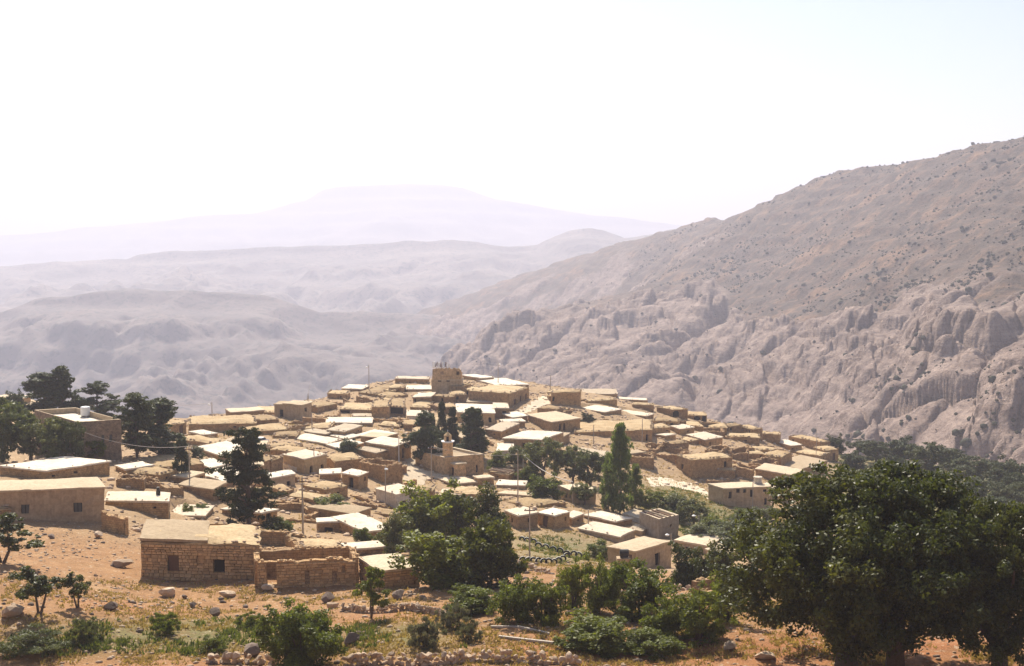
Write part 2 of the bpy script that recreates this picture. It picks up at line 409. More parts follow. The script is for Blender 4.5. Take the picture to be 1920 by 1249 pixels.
def rocky_mat():
    t = MT('sandstone'); p = t.pos()
    rk = t.attr('rock').outputs['Fac']
    a = t.noise(p, 0.02, 8, 0.65); b = t.noise(p, 0.15, 6, 0.7); f = t.noise(p, 0.7, 4, 0.7)
    bands = t.noise(t.mul(p, (0.02, 0.02, 0.35)), 1.0, 4, 0.6, 0.8)
    rock = t.ramp(a, [(0.3, (0.27, 0.20, 0.165)), (0.5, (0.39, 0.30, 0.255)), (0.72, (0.19, 0.135, 0.11))])
    rock = t.mix(0.6, rock, t.ramp(bands, [(0.35, (0.55, 0.48, 0.45)), (0.65, (1.15, 1.12, 1.08))]), 'MULTIPLY')
    soil = t.ramp(a, [(0.36, (0.19, 0.115, 0.07)), (0.5, (0.085, 0.062, 0.042)), (0.64, (0.26, 0.15, 0.082))])
    c = t.mix(rk, soil, rock)
    c = t.mix(0.8, c, t.ramp(b, [(0.33, (0.42, 0.40, 0.39)), (0.5, (0.95, 0.93, 0.92)), (0.67, (1.3, 1.27, 1.22))]), 'MULTIPLY')  # hollows of the noise darkened, crests lightened: crevice shade put into the colour
    c = t.mix(0.5, c, t.ramp(f, [(0.3, (0.5, 0.5, 0.5)), (0.7, (1.25, 1.25, 1.25))]), 'MULTIPLY')
    t.col(c); t.bump(t.math('ADD', b, t.math('MULTIPLY', f, 0.45)), 1.0, 4.0); M['sandstone'] = t.m
rocky_mat()

def grid_faces(nr, nc):
    i = np.arange(nr * nc).reshape(nr, nc)
    return np.stack([i[:-1, :-1], i[:-1, 1:], i[1:, 1:], i[1:, :-1]], -1).reshape(-1, 4)
FLOOR = -330.0
def ridge(name, mat, crest, Dc, Dn, Db, nu, nd, amp, wl_, seed, shape=0.85):
    us = np.linspace(-900, 2800, nu); Ds = np.concatenate([np.linspace(Dn, Dc, int(nd * 0.75)), np.linspace(Dc, Db, int(nd * 0.25) + 1)[1:]])
    U, D = np.meshgrid(us, Ds)
    cr = np.array(crest, float); v = np.interp(us, cr[:, 0], cr[:, 1])
    zc = np.array([at(a, b, Dc)[2] for a, b in zip(us, v)])[None, :]
    X = (U - IMW / 2) / FPX * D
    t = np.clip((Dc - D) / (Dc - Dn), 0, 1); back = np.clip((D - Dc) / (Db - Dc), 0, 1)
    z = zc + (FLOOR - 30 - zc) * (t ** shape) + (FLOOR - 30 - zc) * back ** 1.3
    n = fbm(X / wl_, D / wl_, 7, seed) - 0.5; r = fbm(X / wl_ * 1.7 + 9, D / wl_ * 0.8, 6, seed + 5, True) - 0.6
    n = n * 0.75; r = r * 0.6
    env = np.minimum(1, 0.12 + 3.0 * t) * np.minimum(1, (1 - t) * 5 + 0.2)
    z = z + amp * (1.3 * n + 0.9 * r + 0.14 * (fbm(X / wl_ * 6, D / wl_ * 6, 5, seed + 9, True) - 0.6)) * np.where(back > 0, 0.12, env)
    st_ = amp * 0.32; wp = amp * 0.5 * (fbm(X / wl_ / 1.5, D / wl_ / 1.5, 3, seed + 13) - 0.5); q_ = (z + wp) / st_; fq = np.floor(q_)
    z = np.where(back > 0, z, z * 0.5 + 0.5 * ((fq + smooth(0.35, 1.0, q_ - fq)) * st_ - wp))        # plateaus and cliff bands
    V = np.stack([X, D, z], -1).reshape(-1, 3)
    o = fast_mesh(name, V, grid_faces(*U.shape), mat, smooth_=True)
    return tag(o, kind='structure')
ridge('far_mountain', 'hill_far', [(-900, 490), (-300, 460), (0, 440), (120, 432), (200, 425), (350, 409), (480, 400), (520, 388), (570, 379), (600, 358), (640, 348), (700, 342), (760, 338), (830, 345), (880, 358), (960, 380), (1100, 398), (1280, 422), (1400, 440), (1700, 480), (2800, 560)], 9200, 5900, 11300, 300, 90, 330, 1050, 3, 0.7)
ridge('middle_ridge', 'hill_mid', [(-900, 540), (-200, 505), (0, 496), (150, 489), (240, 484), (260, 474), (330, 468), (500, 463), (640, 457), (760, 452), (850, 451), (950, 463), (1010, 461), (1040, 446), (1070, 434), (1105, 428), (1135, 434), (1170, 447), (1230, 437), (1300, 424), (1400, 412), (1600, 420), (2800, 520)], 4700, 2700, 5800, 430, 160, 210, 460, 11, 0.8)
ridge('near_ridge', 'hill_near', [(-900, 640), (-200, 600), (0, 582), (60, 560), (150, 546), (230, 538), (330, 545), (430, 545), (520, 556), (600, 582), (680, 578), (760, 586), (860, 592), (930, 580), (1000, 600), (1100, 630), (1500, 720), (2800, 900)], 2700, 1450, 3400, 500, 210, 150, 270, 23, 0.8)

RM = [(1460,372,1350),(1530,336,1300),(1600,322,1270),(1640,318,1260),(1740,303,1220),(1860,276,1170),(2300,215,1150),(2100,235,1150),(1920,262,1150),(1800,285,1200),(1680,315,1250),(1560,326,1280),(1500,352,1330),(1430,385,1380),(1370,408,1450),(1290,424,1550),(1200,450,1650),(1100,480,1700),
 (2300,430,760),(1920,430,850),(1750,440,930),(1600,450,1000),(1480,470,1080),(1350,500,1120),(1250,530,1120),(1150,562,1100),(1060,600,1050),(980,628,1000),(920,650,960),(870,675,920),
 (2300,600,560),(1920,590,640),(1750,580,700),(1600,570,790),(1450,580,870),(1350,590,900),(1250,620,880),(1150,650,850),(1050,670,830),(960,700,800),(900,730,780),
 (2300,720,470),(1920,700,540),(1750,690,580),(1600,690,640),(1450,700,680),(1300,700,730),(1180,720,720),(1050,750,700),(960,790,690),
 (2300,850,400),(1920,830,450),(1800,850,455),(1650,840,490),(1500,810,560),(1350,800,600),(1200,820,600),(1050,850,600),
 (1920,1000,400),(1650,1000,430),(1350,1000,500),(1050,1000,520)]
far_ = lambda u, D: D * (1.15 + 0.55 * min(max((1920 - u) / 1000, 0), 1))     # the nose lies farther off than the near flank
RM = [(u, v, far_(u, D)) for u, v, D in RM]
rmp = [tuple(at(u, v, D)) for u, v, D in RM]
# beyond the crest and beyond the nose the ground falls away again
for u, v, D in [(2300,215,1150),(2100,235,1150),(1920,262,1150),(1680,315,1250),(1500,352,1330),(1370,408,1450)]:
    p = at(u, v, far_(u, D)); rmp.append((p[0] * 1.25, p[1] * 1.25, p[2] - 60))
for u, v, D in [(870,675,920),(960,628,1010),(1060,600,1060),(1200,545,1160)]:
    p = at(u, v, far_(u, D)); rmp.append((p[0] - 180, p[1] + 140, p[2] - 190)); rmp.append((p[0] - 400, p[1] + 300, FLOOR - 60))
for u, v, D in [(900,730,780),(900,850,690)]:
    p = at(u, v, far_(u, D)); rmp.append((p[0] - 180, p[1] + 30, p[2] - 180))
TR = TPS(rmp, 0.00005)
VB = np.array([(700,600),(950,610),(1180,560),(1330,530),(1400,590),(1500,600),(1640,590),(1720,575),(1800,620),(1920,645),(2300,660)], float)
def terrace(h, step, k):
    q = h / step; f = np.floor(q); return (f + smooth(k, 1.0, q - f)) * step
def mountain(x, y):
    base = TR(x, y)
    P = np.stack([x, y, base], -1); u, v = project(P)
    vb = np.interp(u, VB[:, 0], VB[:, 1]) + 40 * (fbm(x / 120, y / 120, 4, 71) - 0.5)
    rock = smooth(-14, 22, v - vb)
    patch = smooth(0.55, 0.62, fbm(x / 150, y / 150, 5, 77)) * 0.9
    rock = np.maximum(rock, patch * smooth(-170, -20, v - vb))
    S = 1.25
    wx = x + 90 * (fbm(x / 150, y / 150, 4, 31) - 0.5); wy = y + 90 * (fbm(x / 150, y / 150, 4, 37) - 0.5)
    a = math.radians(35); rx = wx * math.cos(a) - wy * math.sin(a); ry = wx * math.sin(a) + wy * math.cos(a)
    rib = 24 * (fbm(rx / (95 * S), ry / (300 * S), 4, 53, True) - 0.62)
    w2x = rx + 18 * (fbm(x / 30, y / 30, 3, 61) - 0.5); w2y = ry + 18 * (fbm(x / 30, y / 30, 3, 67) - 0.5)
    f1, f2, idv = worley(w2x / (30 * S), w2y / (48 * S), 5); g1, g2, ig = worley(w2x / (11 * S), w2y / (17 * S), 9); h1, h2, ih = worley(wx / 5.5, wy / 6.5, 13)
    knob = smooth(-20, 30, v - vb) * (1 - 0.7 * smooth(80, 200, v - vb)) 
    md = 0.15 + 1.5 * smooth(0.35, 0.65, fbm(x / 130 + 7, y / 130, 3, 97)); mk = 0.1 + 1.7 * smooth(0.38, 0.62, fbm(x / 60, y / 60, 3, 99))
    dome = md * 9 * np.sqrt(np.clip(1.05 - f1 ** 2, 0, 1.1)) * (0.3 + idv) + mk * (0.25 + 0.75 * knob) * (5.2 * np.sqrt(np.clip(1.05 - g1 ** 2, 0, 1.1)) * (0.1 + 1.3 * ig) + 1.3 * np.sqrt(np.clip(1 - h1 ** 2, 0, 1)) * (0.3 + ih))
    h = base + rib + dome + 4 * (fbm(x / 16, y / 16, 5, 83) - 0.5) + 2.5 * (fbm(rx / 22, ry / 34, 5, 85, True) - 0.6)
    h = h - 4.0 * np.exp(-((f2 - f1) / 0.09) ** 2) - 1.6 * knob * np.exp(-((g2 - g1) / 0.10) ** 2)
    warp = 14 * (fbm(x / 70, y / 70, 4, 89) - 0.5)
    h1_ = terrace(h + warp, 13.0, 0.5) - warp; h2_ = terrace(h + warp * 1.6, 4.6, 0.5) - warp * 1.6
    h = h * 0.55 + h1_ * 0.28 + h2_ * 0.17                       # ledges of harder rock
    gully = -24 * smooth(0.76, 0.96, fbm(rx / 170 + 4, ry / 420, 4, 51, True))
    scrubby = 9 * (fbm(x / 30, y / 30, 6, 41) - 0.5) + 20 * (fbm(x / 140, y / 140, 5, 43, True) - 0.6)
    hs = base + scrubby; hs = hs * 0.65 + 0.35 * (terrace(hs + warp, 16, 0.5) - warp)
    return rock * (h + gully) + (1 - rock) * hs, rock
us = np.linspace(780, 2250, 760); Ds = np.exp(np.linspace(math.log(420), math.log(2900), 540))
U, D = np.meshgrid(us, Ds); X = (U - IMW / 2) / FPX * D
Z, RK = mountain(X, D)
o = fast_mesh('rocky_mountain', np.stack([X, D, Z], -1).reshape(-1, 3), grid_faces(*U.shape), 'sandstone')
a_ = o.data.attributes.new('rock', 'FLOAT', 'POINT'); a_.data.foreach_set('value', RK.ravel().astype(np.float32))
tag(o, kind='structure')
VF_V = [(-8200, -150, FLOOR), (8200, -150, FLOOR), (8200, 11800, FLOOR), (-8200, 11800, FLOOR)]
tag(mesh('valley_floor', VF_V, [(0, 1, 2, 3)], 'hill_near'), kind='structure')

# scrub dotted over the mountain (nobody could count it)
rg = np.random.default_rng(5)
n = 95000
uu = rg.uniform(880, 2050, n); dd = np.exp(rg.uniform(math.log(480), math.log(2300), n)); xx = (uu - IMW / 2) / FPX * dd
zz, rr = mountain(xx, dd)
dens = smooth(0.45, 0.60, fbm(xx / 45, dd / 45, 5, 91)) * (0.25 + 0.75 * smooth(0.4, 0.6, fbm(xx / 220, dd / 220, 3, 95)))
keep = rg.uniform(0, 1, n) < (0.10 + 0.90 * (1 - rr)) * (0.05 + 0.95 * dens)
xx, dd, zz = xx[keep], dd[keep], zz[keep]; n = len(xx)
iv, if_ = ico()
sz = rg.uniform(0.7, 1.0, n) * rg.choice([0.5, 0.9, 1.4, 2.1, 3.0], n, p=[0.36, 0.33, 0.2, 0.09, 0.02])
V = iv[None] * (sz[:, None] * np.array([1, 1, 0.8]))[:, None, :] * rg.uniform(0.65, 1.25, (n, 12, 1)) + np.stack([xx, dd, zz + sz * 0.4], -1)[:, None, :]
F = if_[None] + (np.arange(n) * 12)[:, None, None]
tag(fast_mesh('hillside_scrub', V.reshape(-1, 3), F.reshape(-1, 3), 'leaf_far', lv=np.repeat(rg.uniform(0, 1, n), 20)), 'dark scrub dotted over the rocky mountainside', 'scrub', kind='stuff')

# ------------------------------------------------------------------ houses: placed from photograph pixels, standing on the ground they touch
CROPS = {'c1': (0, 660, 480 / 1874), 'c2': (400, 660, 480 / 1874), 'c3': (800, 660, 480 / 1874), 'c4': (1180, 700, 480 / 1874),
         'c5': (0, 930, 480 / 1879), 'c6': (400, 930, 480 / 1879), 'c7': (800, 930, 480 / 1879), 'c8': (1180, 930, 480 / 1879),
         'd4': (560, 660, 300 / 1874), 'd5': (740, 660, 300 / 1874), 'd6': (960, 700, 300 / 1874), 'd7': (1200, 740, 300 / 1874),
         'f2': (760, 790, 160 / 1537), 'f3': (0, 740, 340 / 1633), 'f4': (500, 800, 300 / 1874), 'f5': (940, 900, 300 / 1874), 'f6': (620, 1080, 300 / 1920), 'px': (0, 0, 1.0)}
def px(c, p):
    ox, oy, s = CROPS[c]; return ox + p[0] * s, oy + p[1] * s
FOOT = []          # footprints the ground is cut back under
HOUSES = {}
FILL = []
FACES = []         # what each house's front covers, so filler does not hide it
def jit(P, amt=0.07, sc=0.55):
    P = np.asarray(P, float)
    n1 = vnoise(P[:, 0] * sc + P[:, 2] * 0.9, P[:, 1] * sc - P[:, 2] * 0.7, 5) - 0.5
    n2 = vnoise(P[:, 1] * sc + P[:, 2] * 0.8 + 31, P[:, 0] * sc + P[:, 2] * 0.6 + 7, 6) - 0.5
    n3 = vnoise(P[:, 0] * sc * 1.3 + 17, P[:, 1] * sc * 1.3 + P[:, 2], 8) - 0.5
    return P + np.stack([n1, n2, n3 * 0.8], -1) * 2 * amt
class Geo:
    def __init__(self): self.V = []; self.F = []; self.U = []
    def quad(self, pts, uvs):
        n = len(self.V); self.V += [tuple(p) for p in pts]; self.F.append(tuple(range(n, n + len(pts)))); self.U += [tuple(q) for q in uvs]
    def obj(self, name, mat, parent, origin, jitter=0.07):
        V = np.array(self.V, float)
        if jitter: V = jit(V, jitter)
        o = mesh(name, V - np.asarray(origin), self.F, mat, parent, self.U)
        return o
def frame2(p0, p1, cen):
    d = p1 - p0; L = float(np.hypot(*d)); d = d / L; n = np.array([d[1], -d[0]])
    if np.dot(n, (p0 + p1) / 2 - cen) < 0: n = -n
    return d, n, L
def breaks(a, b, step, extra):
    k = max(1, int(round((b - a) / step))); s = set(np.round(np.linspace(a, b, k + 1), 4))
    for e in extra: s = {x for x in s if abs(x - e) > 0.16 or x in (round(a, 4), round(b, 4))}
    for e in extra: s.add(round(float(e), 4))
    return sorted(s)
def face(g, p0, p1, cen, zb, zt, ops, depth=0.32, inward=0.0):
    d, n, L = frame2(p0, p1, cen); p0 = p0 - n * inward
    P = lambda u, z, dep=0.0: (p0[0] + d[0] * u - n[0] * dep, p0[1] + d[1] * u - n[1] * dep, z)
    ops = [o for o in ops if o[1] > 0.15 and o[0] < L - 0.15]
    ops = [(max(o[0], 0.15), min(o[1], L - 0.15), max(o[2], zb + 0.02), min(o[3], zt - 0.18), o[4]) for o in ops]
    ub = breaks(0, L, 1.1, [x for o in ops for x in o[:2]]); zs = breaks(zb, zt, 0.9, [x for o in ops for x in o[2:4]])
    for i in range(len(ub) - 1):
        for j in range(len(zs) - 1):
            uc, zc = (ub[i] + ub[i + 1]) / 2, (zs[j] + zs[j + 1]) / 2
            if any(o[0] < uc < o[1] and o[2] < zc < o[3] for o in ops): continue
            q = [(ub[i], zs[j]), (ub[i + 1], zs[j]), (ub[i + 1], zs[j + 1]), (ub[i], zs[j + 1])]
            g.quad([P(*c) for c in q], q)
    for u0, u1, z0, z1, k in ops:
        for (a, b) in (((u0, z0), (u0, z1)), ((u0, z1), (u1, z1)), ((u1, z1), (u1, z0)), ((u1, z0), (u0, z0))):
            g.quad([P(*a), P(*b), P(b[0], b[1], depth), P(a[0], a[1], depth)], [a, b, (b[0] + depth, b[1]), (a[0] + depth, a[1])])
        if k == 'arch':
            r = (u1 - u0) / 2; um = (u0 + u1) / 2; zr = z1 - min(r, (z1 - z0) * 0.5)
            for sgn in (-1, 1):
                pts = [(um + sgn * r, z1)] + [(um + sgn * r * math.cos(t), zr + (z1 - zr) * math.sin(t)) for t in np.linspace(0, math.pi / 2, 5)]
                g.quad([P(a, b, 0.02) for a, b in pts], pts)
    return ops, P
def opening_parts(ops, P, root, origin, depth=0.3):
    for u0, u1, z0, z1, k in ops:
        mat = {'door': 'wood', 'arch': 'dark', 'window': 'shutter', 'hole': 'dark', 'fill': 'rubble', 'metal': 'cement'}[k]  # near-black panel stands in for the unlit room behind open doorways and windows
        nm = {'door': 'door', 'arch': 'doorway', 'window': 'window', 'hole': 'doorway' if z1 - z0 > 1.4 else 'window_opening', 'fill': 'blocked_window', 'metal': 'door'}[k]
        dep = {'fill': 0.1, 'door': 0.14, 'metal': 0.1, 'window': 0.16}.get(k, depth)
        V = [P(u0 - .02, z0 - .02, dep), P(u1 + .02, z0 - .02, dep), P(u1 + .02, z1 + .02, dep), P(u0 - .02, z1 + .02, dep)]
        V2 = [P(u0 - .02, z0 - .02, dep + .05), P(u1 + .02, z0 - .02, dep + .05), P(u1 + .02, z1 + .02, dep + .05), P(u0 - .02, z1 + .02, dep + .05)]
        F = [(0, 1, 2, 3), (7, 6, 5, 4), (0, 4, 5, 1), (1, 5, 6, 2), (2, 6, 7, 3), (3, 7, 4, 0)]
        uv = [(0, 0)] * 24
        o = mesh(nm, np.array(V + V2) - origin, F, mat, root, uv)
        if k in ('window', 'door') and u1 - u0 > 0.5:
            bars = []
            for t in ((0.03, 0.5, 0.97) if k == 'window' else (0.04, 0.96)):
                um = u0 + (u1 - u0) * t
                a, b = np.array(P(um - .035, z0, dep - .04)), np.array(P(um + .035, z1, dep - .04)); c = np.array(P(um + .035, z0, dep - .04)); e = np.array(P(um - .035, z1, dep - .04)); bk = np.array(P(um, z0, dep)) - np.array(P(um, z0, dep - .04))
                bars.append(([a, c, b, e, a + bk, c + bk, b + bk, e + bk], [(0, 1, 2, 3), (7, 6, 5, 4), (0, 4, 5, 1), (1, 5, 6, 2), (2, 6, 7, 3), (3, 7, 4, 0)]))
            V_, F_ = join(bars); mesh('frame', np.array(V_) - origin, F_, 'dark' if k == 'window' else 'black_steel', o)
def roof_slab(q, zr, kind, root, origin, over=0.14, thick=0.24, seed=0, mat=None, name='roof'):
    """q: 4 plan corners in order; an uneven slab with a soft, worn edge"""
    earth = kind == 'e'
    if earth: over, thick = min(over, 0.08), 0.2
    A, B, C, D_ = q; L1 = np.hypot(*(A - B)); L2 = np.hypot(*(C - B))
    n1 = max(3, int(L1 / 0.9)); n2 = max(3, int(L2 / 0.9)); o1 = over / L1; o2 = over / L2
    S, T = np.meshgrid(np.linspace(-o1, 1 + o1, n1 + 1), np.linspace(-o2, 1 + o2, n2 + 1))
    X = B[0] + (A - B)[0] * S + (C - B)[0] * T; Y = B[1] + (A - B)[1] * S + (C - B)[1] * T
    ed = np.minimum(np.minimum(S + o1, 1 + o1 - S) * L1, np.minimum(T + o2, 1 + o2 - T) * L2)
    am = 0.19 if earth else 0.065
    jx = (vnoise(X * 0.9 + seed, Y * 0.9, 3) - 0.5) * am * 2.4; jy = (vnoise(X * 0.9, Y * 0.9 + seed, 4) - 0.5) * am * 2.4
    Z = zr + (fbm(X * 0.45 + seed, Y * 0.45, 3, 9) - 0.5) * am * 3.2 + (0.22 if earth else 0.05) * smooth(0, 1.6, ed) - (0.10 if earth else 0.03) * (ed < 0.05) 
    top = np.stack([X + jx, Y + jy, Z], -1); nr, nc = top.shape[:2]
    idx = np.arange(nr * nc).reshape(nr, nc); V = top.reshape(-1, 3).tolist(); F = [tuple(f) for f in grid_faces(nr, nc).tolist()]
    rim = list(idx[0, :]) + list(idx[1:, -1]) + list(idx[-1, -2::-1]) + list(idx[-2:0:-1, 0]); m = len(rim); b0 = len(V)
    for i in rim:
        p = V[i]; V.append((p[0], p[1], zr - thick - (0.05 * random.random() if earth else 0)))
    for i in range(m): F.append((rim[i], b0 + i, b0 + (i + 1) % m, rim[(i + 1) % m]))
    F.append(tuple(range(b0, b0 + m)))
    if kind in 'ew' and not mat:                  # loose stones kept along the roof edge
        rs_ = np.random.default_rng(seed + 500); per = 2 * (L1 + L2); n_ = int(per * (0.9 if earth else 0.25)); iv_, if__ = ico(); SV, SF = [], []
        for k_ in range(n_):
            e_ = rs_.integers(4); t_ = rs_.uniform(0, 1); w_ = rs_.uniform(0, 0.35) / (L2 if e_ < 2 else L1)
            s0, t0 = ((t_, w_) if e_ == 0 else (t_, 1 - w_) if e_ == 1 else (w_, t_) if e_ == 2 else (1 - w_, t_))
            c_ = B + (A - B) * s0 + (C - B) * t0; r_ = rs_.uniform(0.1, 0.26 if earth else 0.18)
            SF += [tuple(int(i) + len(SV) for i in f_) for f_ in if__]; SV += (iv_ * rs_.uniform(.7, 1.2, (12, 1)) * r_ * np.array([1.2, 1, .7]) + np.array([c_[0], c_[1], zr + 0.08 + r_ * .3]) - origin).tolist()
        if n_ > 2:
            es = mesh('edge_stones', SV, SF, 'rock', root); es['kind'] = 'stuff'
    return mesh(name, np.array(V) - origin, F, mat or {'w': 'roof_white', 'c': 'roof_cream', 'e': 'roof_earth'}[kind], root)
def strip_wall(name, p0, p1, th, zb, zt0, zt1, rough, mat, root, origin, seed=0, ops=(), cen=None, base_break=0.0):
    """a free-standing thick wall with a broken top"""
    d = p1 - p0; L = float(np.hypot(*d)); d = d / L; n = np.array([d[1], -d[0]])
    ops = sorted([o for o in ops if o[1] > 0.1 and o[0] < L - 0.1], key=lambda o: o[0])
    us_ = breaks(0, L, 0.55, [x for o in ops for x in o[:2]]); g = Geo(); rng = np.random.default_rng(seed + 3)
    top = []
    for u in us_:
        t = zt0 + (zt1 - zt0) * u / L
        dr = (fbm(np.array([u * 0.35 + seed * 3.1]), np.array([seed * 1.7]), 4, 61)[0]) ** 1.5
        top.append(max(zb + 0.4, t - rough * dr * 1.6 - (rng.uniform(0, 0.16) if rough > 0.05 else 0)))
    for u0, u1, z0, z1, k in ops:
        for i, u in enumerate(us_):
            if u0 - 0.3 <= u <= u1 + 0.3 and k != 'gap': top[i] = max(top[i], z1 + 0.15)
    P = lambda u, z, s: (p0[0] + d[0] * u + n[0] * s * th / 2, p0[1] + d[1] * u + n[1] * s * th / 2, z)
    for i in range(len(us_) - 1):
        a, b = us_[i], us_[i + 1]; ta, tb = top[i], top[i + 1]; um = (a + b) / 2
        cut = [o for o in ops if o[0] < um < o[1]]
        segs = [(zb, None)]
        if cut:
            z0, z1 = cut[0][2], cut[0][3]; segs = [(zb, z0), (z1, None)]
        for lo, hi in segs:
            ha, hb = (ta, tb) if hi is None else (hi, hi)
            if hi is not None and hi <= lo: continue
            for s in (1, -1):
                zn = max(1, int((max(ha, hb) - lo) / 0.9))
                for j in range(zn):
                    qa0, qa1 = lo + (ha - lo) * j / zn, lo + (ha - lo) * (j + 1) / zn; qb0, qb1 = lo + (hb - lo) * j / zn, lo + (hb - lo) * (j + 1) / zn
                    pts = [(a, qa0), (b, qb0), (b, qb1), (a, qa1)]
                    g.quad([P(x, z, s) for x, z in (pts if s > 0 else pts[::-1])], pts if s > 0 else pts[::-1])
            g.quad([P(a, ha, 1), P(b, hb, 1), P(b, hb, -1), P(a, ha, -1)], [(a, 0), (b, 0), (b, th), (a, th)])
            if hi is not None or lo > zb: g.quad([P(a, lo, -1), P(b, lo, -1), P(b, lo, 1), P(a, lo, 1)], [(a, 0), (b, 0), (b, th), (a, th)])
        if cut:
            z0, z1 = cut[0][2], cut[0][3]
            if cut[0][4] == 'fill' and um - cut[0][0] < .6: FILL.append((cut[0], P, root, origin))
            for u in (cut[0][0], cut[0][1]): g.quad([P(u, z0, 1), P(u, z1, 1), P(u, z1, -1), P(u, z0, -1)], [(0, z0), (0, z1), (th, z1), (th, z0)])
    for u, t in ((us_[0], top[0]), (us_[-1], top[-1])):
        g.quad([P(u, zb, 1), P(u, t, 1), P(u, t, -1), P(u, zb, -1)], [(0, zb), (0, t), (th, t), (th, zb)])
    wob_ = g.obj(name, mat, root, origin, 0.06)
    for o_, P_, r_, og_ in FILL:
        V_ = [P_(o_[0] - .05, o_[2] - .05, s_) for s_ in (.35, -.35)] + [P_(o_[1] + .05, o_[2] - .05, s_) for s_ in (.35, -.35)]; V_ = V_ + [(x_, y_, o_[3] + .05) for x_, y_, _ in V_]
        mesh('blocked_doorway', np.array(V_) - og_, [(0, 2, 6, 4), (1, 5, 7, 3), (0, 4, 5, 1), (2, 3, 7, 6), (4, 6, 7, 5), (0, 1, 3, 2)], 'darkstone', r_, [(0, 0), (1, 0), (1, 1), (0, 1)] * 6)
    FILL.clear()
    if rough > 0.15:                       # loose stones left along the broken top
        iv_, if__ = ico(); SV, SF = [], []
        for k_ in range(int(L * 2.2)):
            u = rng.uniform(0, L); i = min(np.searchsorted(us_, u), len(us_) - 1); r_ = rng.uniform(.12, .27); c_ = P(u, top[i], rng.uniform(-.8, .8))
            if any(o[0] - .2 < u < o[1] + .2 and o[4] == 'gap' for o in ops): continue
            SF += [tuple(int(j) + len(SV) for j in f_) for f_ in if__]; SV += (iv_ * rng.uniform(.7, 1.2, (12, 1)) * r_ * np.array([1.2, 1, .75]) + np.array([c_[0], c_[1], c_[2] + r_ * .25]) - origin).tolist()
        if len(SV) > 24:
            es = mesh('top_stones', SV, SF, 'block', root); es['kind'] = 'stuff'
    return wob_

BRICKS = []
def block_meshes():
    rng = np.random.default_rng(9)
    for k in range(7):
        # a dressed stone: box with chamfered front, uneven
        v = []
        for (y, s) in ((0.5, 1.0), (-0.30, 1.0), (-0.5, 0.86)):
            for x, z in ((-1, -1), (1, -1), (1, 1), (-1, 1)):
                v.append((x * 0.5 * s + rng.uniform(-.035, .035), y + (rng.uniform(-.12, .12) if y < -0.4 else 0), z * 0.5 * s + rng.uniform(-.05, .05)))
        f = [(8, 9, 10, 11)]
        for b in (0, 4):
            for i in range(4): f.append((b + i, b + (i + 1) % 4, b + 4 + (i + 1) % 4, b + 4 + i))
        me = bpy.data.meshes.new('stone'); me.from_pydata(v, [], [tuple(reversed(q)) if q[0] != 8 else q for q in f]); me.materials.append(M['block']); me.update(); BRICKS.append(me)
block_meshes()
def stone_face(wall, p0, p1, cen, zb, zt, ops, origin, seed, bw=0.5, bh=0.29, cap=300):
    d, n, L = frame2(p0, p1, cen); rng = np.random.default_rng(seed); z = zb; cnt = 0
    ang = math.atan2(-n[0], n[1]) + math.pi
    while z < zt - 0.1 and cnt < cap:
        h = min(bh * rng.uniform(0.72, 1.3), zt - z); u = rng.uniform(-0.3, 0)
        while u < L - 0.05 and cnt < cap:
            w = bw * rng.uniform(0.65, 1.5); a, b = max(u, 0), min(u + w, L); u += w
            if b - a < 0.12: continue
            zc = z + h / 2; uc = (a + b) / 2
            if any(a < o[1] - 0.03 and b > o[0] + 0.03 and z + h > o[2] + 0.04 and z < o[3] - 0.04 for o in ops):
                # trim against the opening
                for o in ops:
                    if o[2] - 0.05 < zc < o[3] + 0.05:
                        if a < o[0] < b: b = o[0]
                        elif a < o[1] < b: a = o[1]
                uc = (a + b) / 2
                if b - a < 0.12 or any(o[0] - 0.01 < uc < o[1] + 0.01 and o[2] - 0.1 < zc < o[3] + 0.1 for o in ops): continue
            o_ = bpy.data.objects.new('stone', BRICKS[rng.integers(len(BRICKS))]); link(o_, wall); cnt += 1
            q = p0 + d * uc + n * rng.uniform(-0.02, 0.06)
            o_.location = (q[0] - origin[0], q[1] - origin[1], zc - origin[2]); o_.scale = (b - a - 0.045, 0.22, (h - 0.04) * rng.uniform(.9, 1.0))
            o_.rotation_euler = (rng.uniform(-.04, .04), rng.uniform(-.035, .035), ang + rng.uniform(-.05, .05))
        z += h
    return cnt

def place(crop, A, B, C, h, lo=2.2, hi=27.0):
    a, b, c = px(crop, A), px(crop, B), px(crop, C); hp = h * CROPS[crop][2]
    G = hit(b[0], b[1] + hp); Bp = at(b[0], b[1], G[1]); zr = Bp[2]
    def onplane(p):
        d = ray(*p); return (d * (zr / d[2]))[:2]
    Bq = Bp[:2]; e1 = onplane(a) - Bq; e2 = onplane(c) - Bq
    l1 = np.hypot(*e1); l2 = np.hypot(*e2)
    # the two edges meet at about a right angle; turn the less reliable (steeper in view) one
    ang = math.atan2(e1[0] * e2[1] - e1[1] * e2[0], np.dot(e1, e2)); want = min(max(abs(ang), math.radians(72)), math.radians(108)) * (1 if ang >= 0 else -1)
    dl = want - ang
    r = lambda e, t: np.array([e[0] * math.cos(t) - e[1] * math.sin(t), e[0] * math.sin(t) + e[1] * math.cos(t)])
    steep1 = abs(e1[1]) / max(l1, .01); steep2 = abs(e2[1]) / max(l2, .01)
    if steep2 >= steep1: e2 = r(e2, dl)
    else: e1 = r(e1, -dl)
    e1 = e1 / l1 * min(max(l1, lo), hi); e2 = e2 / l2 * min(max(l2, lo), hi)
    q = [Bq + e1, Bq, Bq + e2, Bq + e1 + e2]
    return q, zr, G
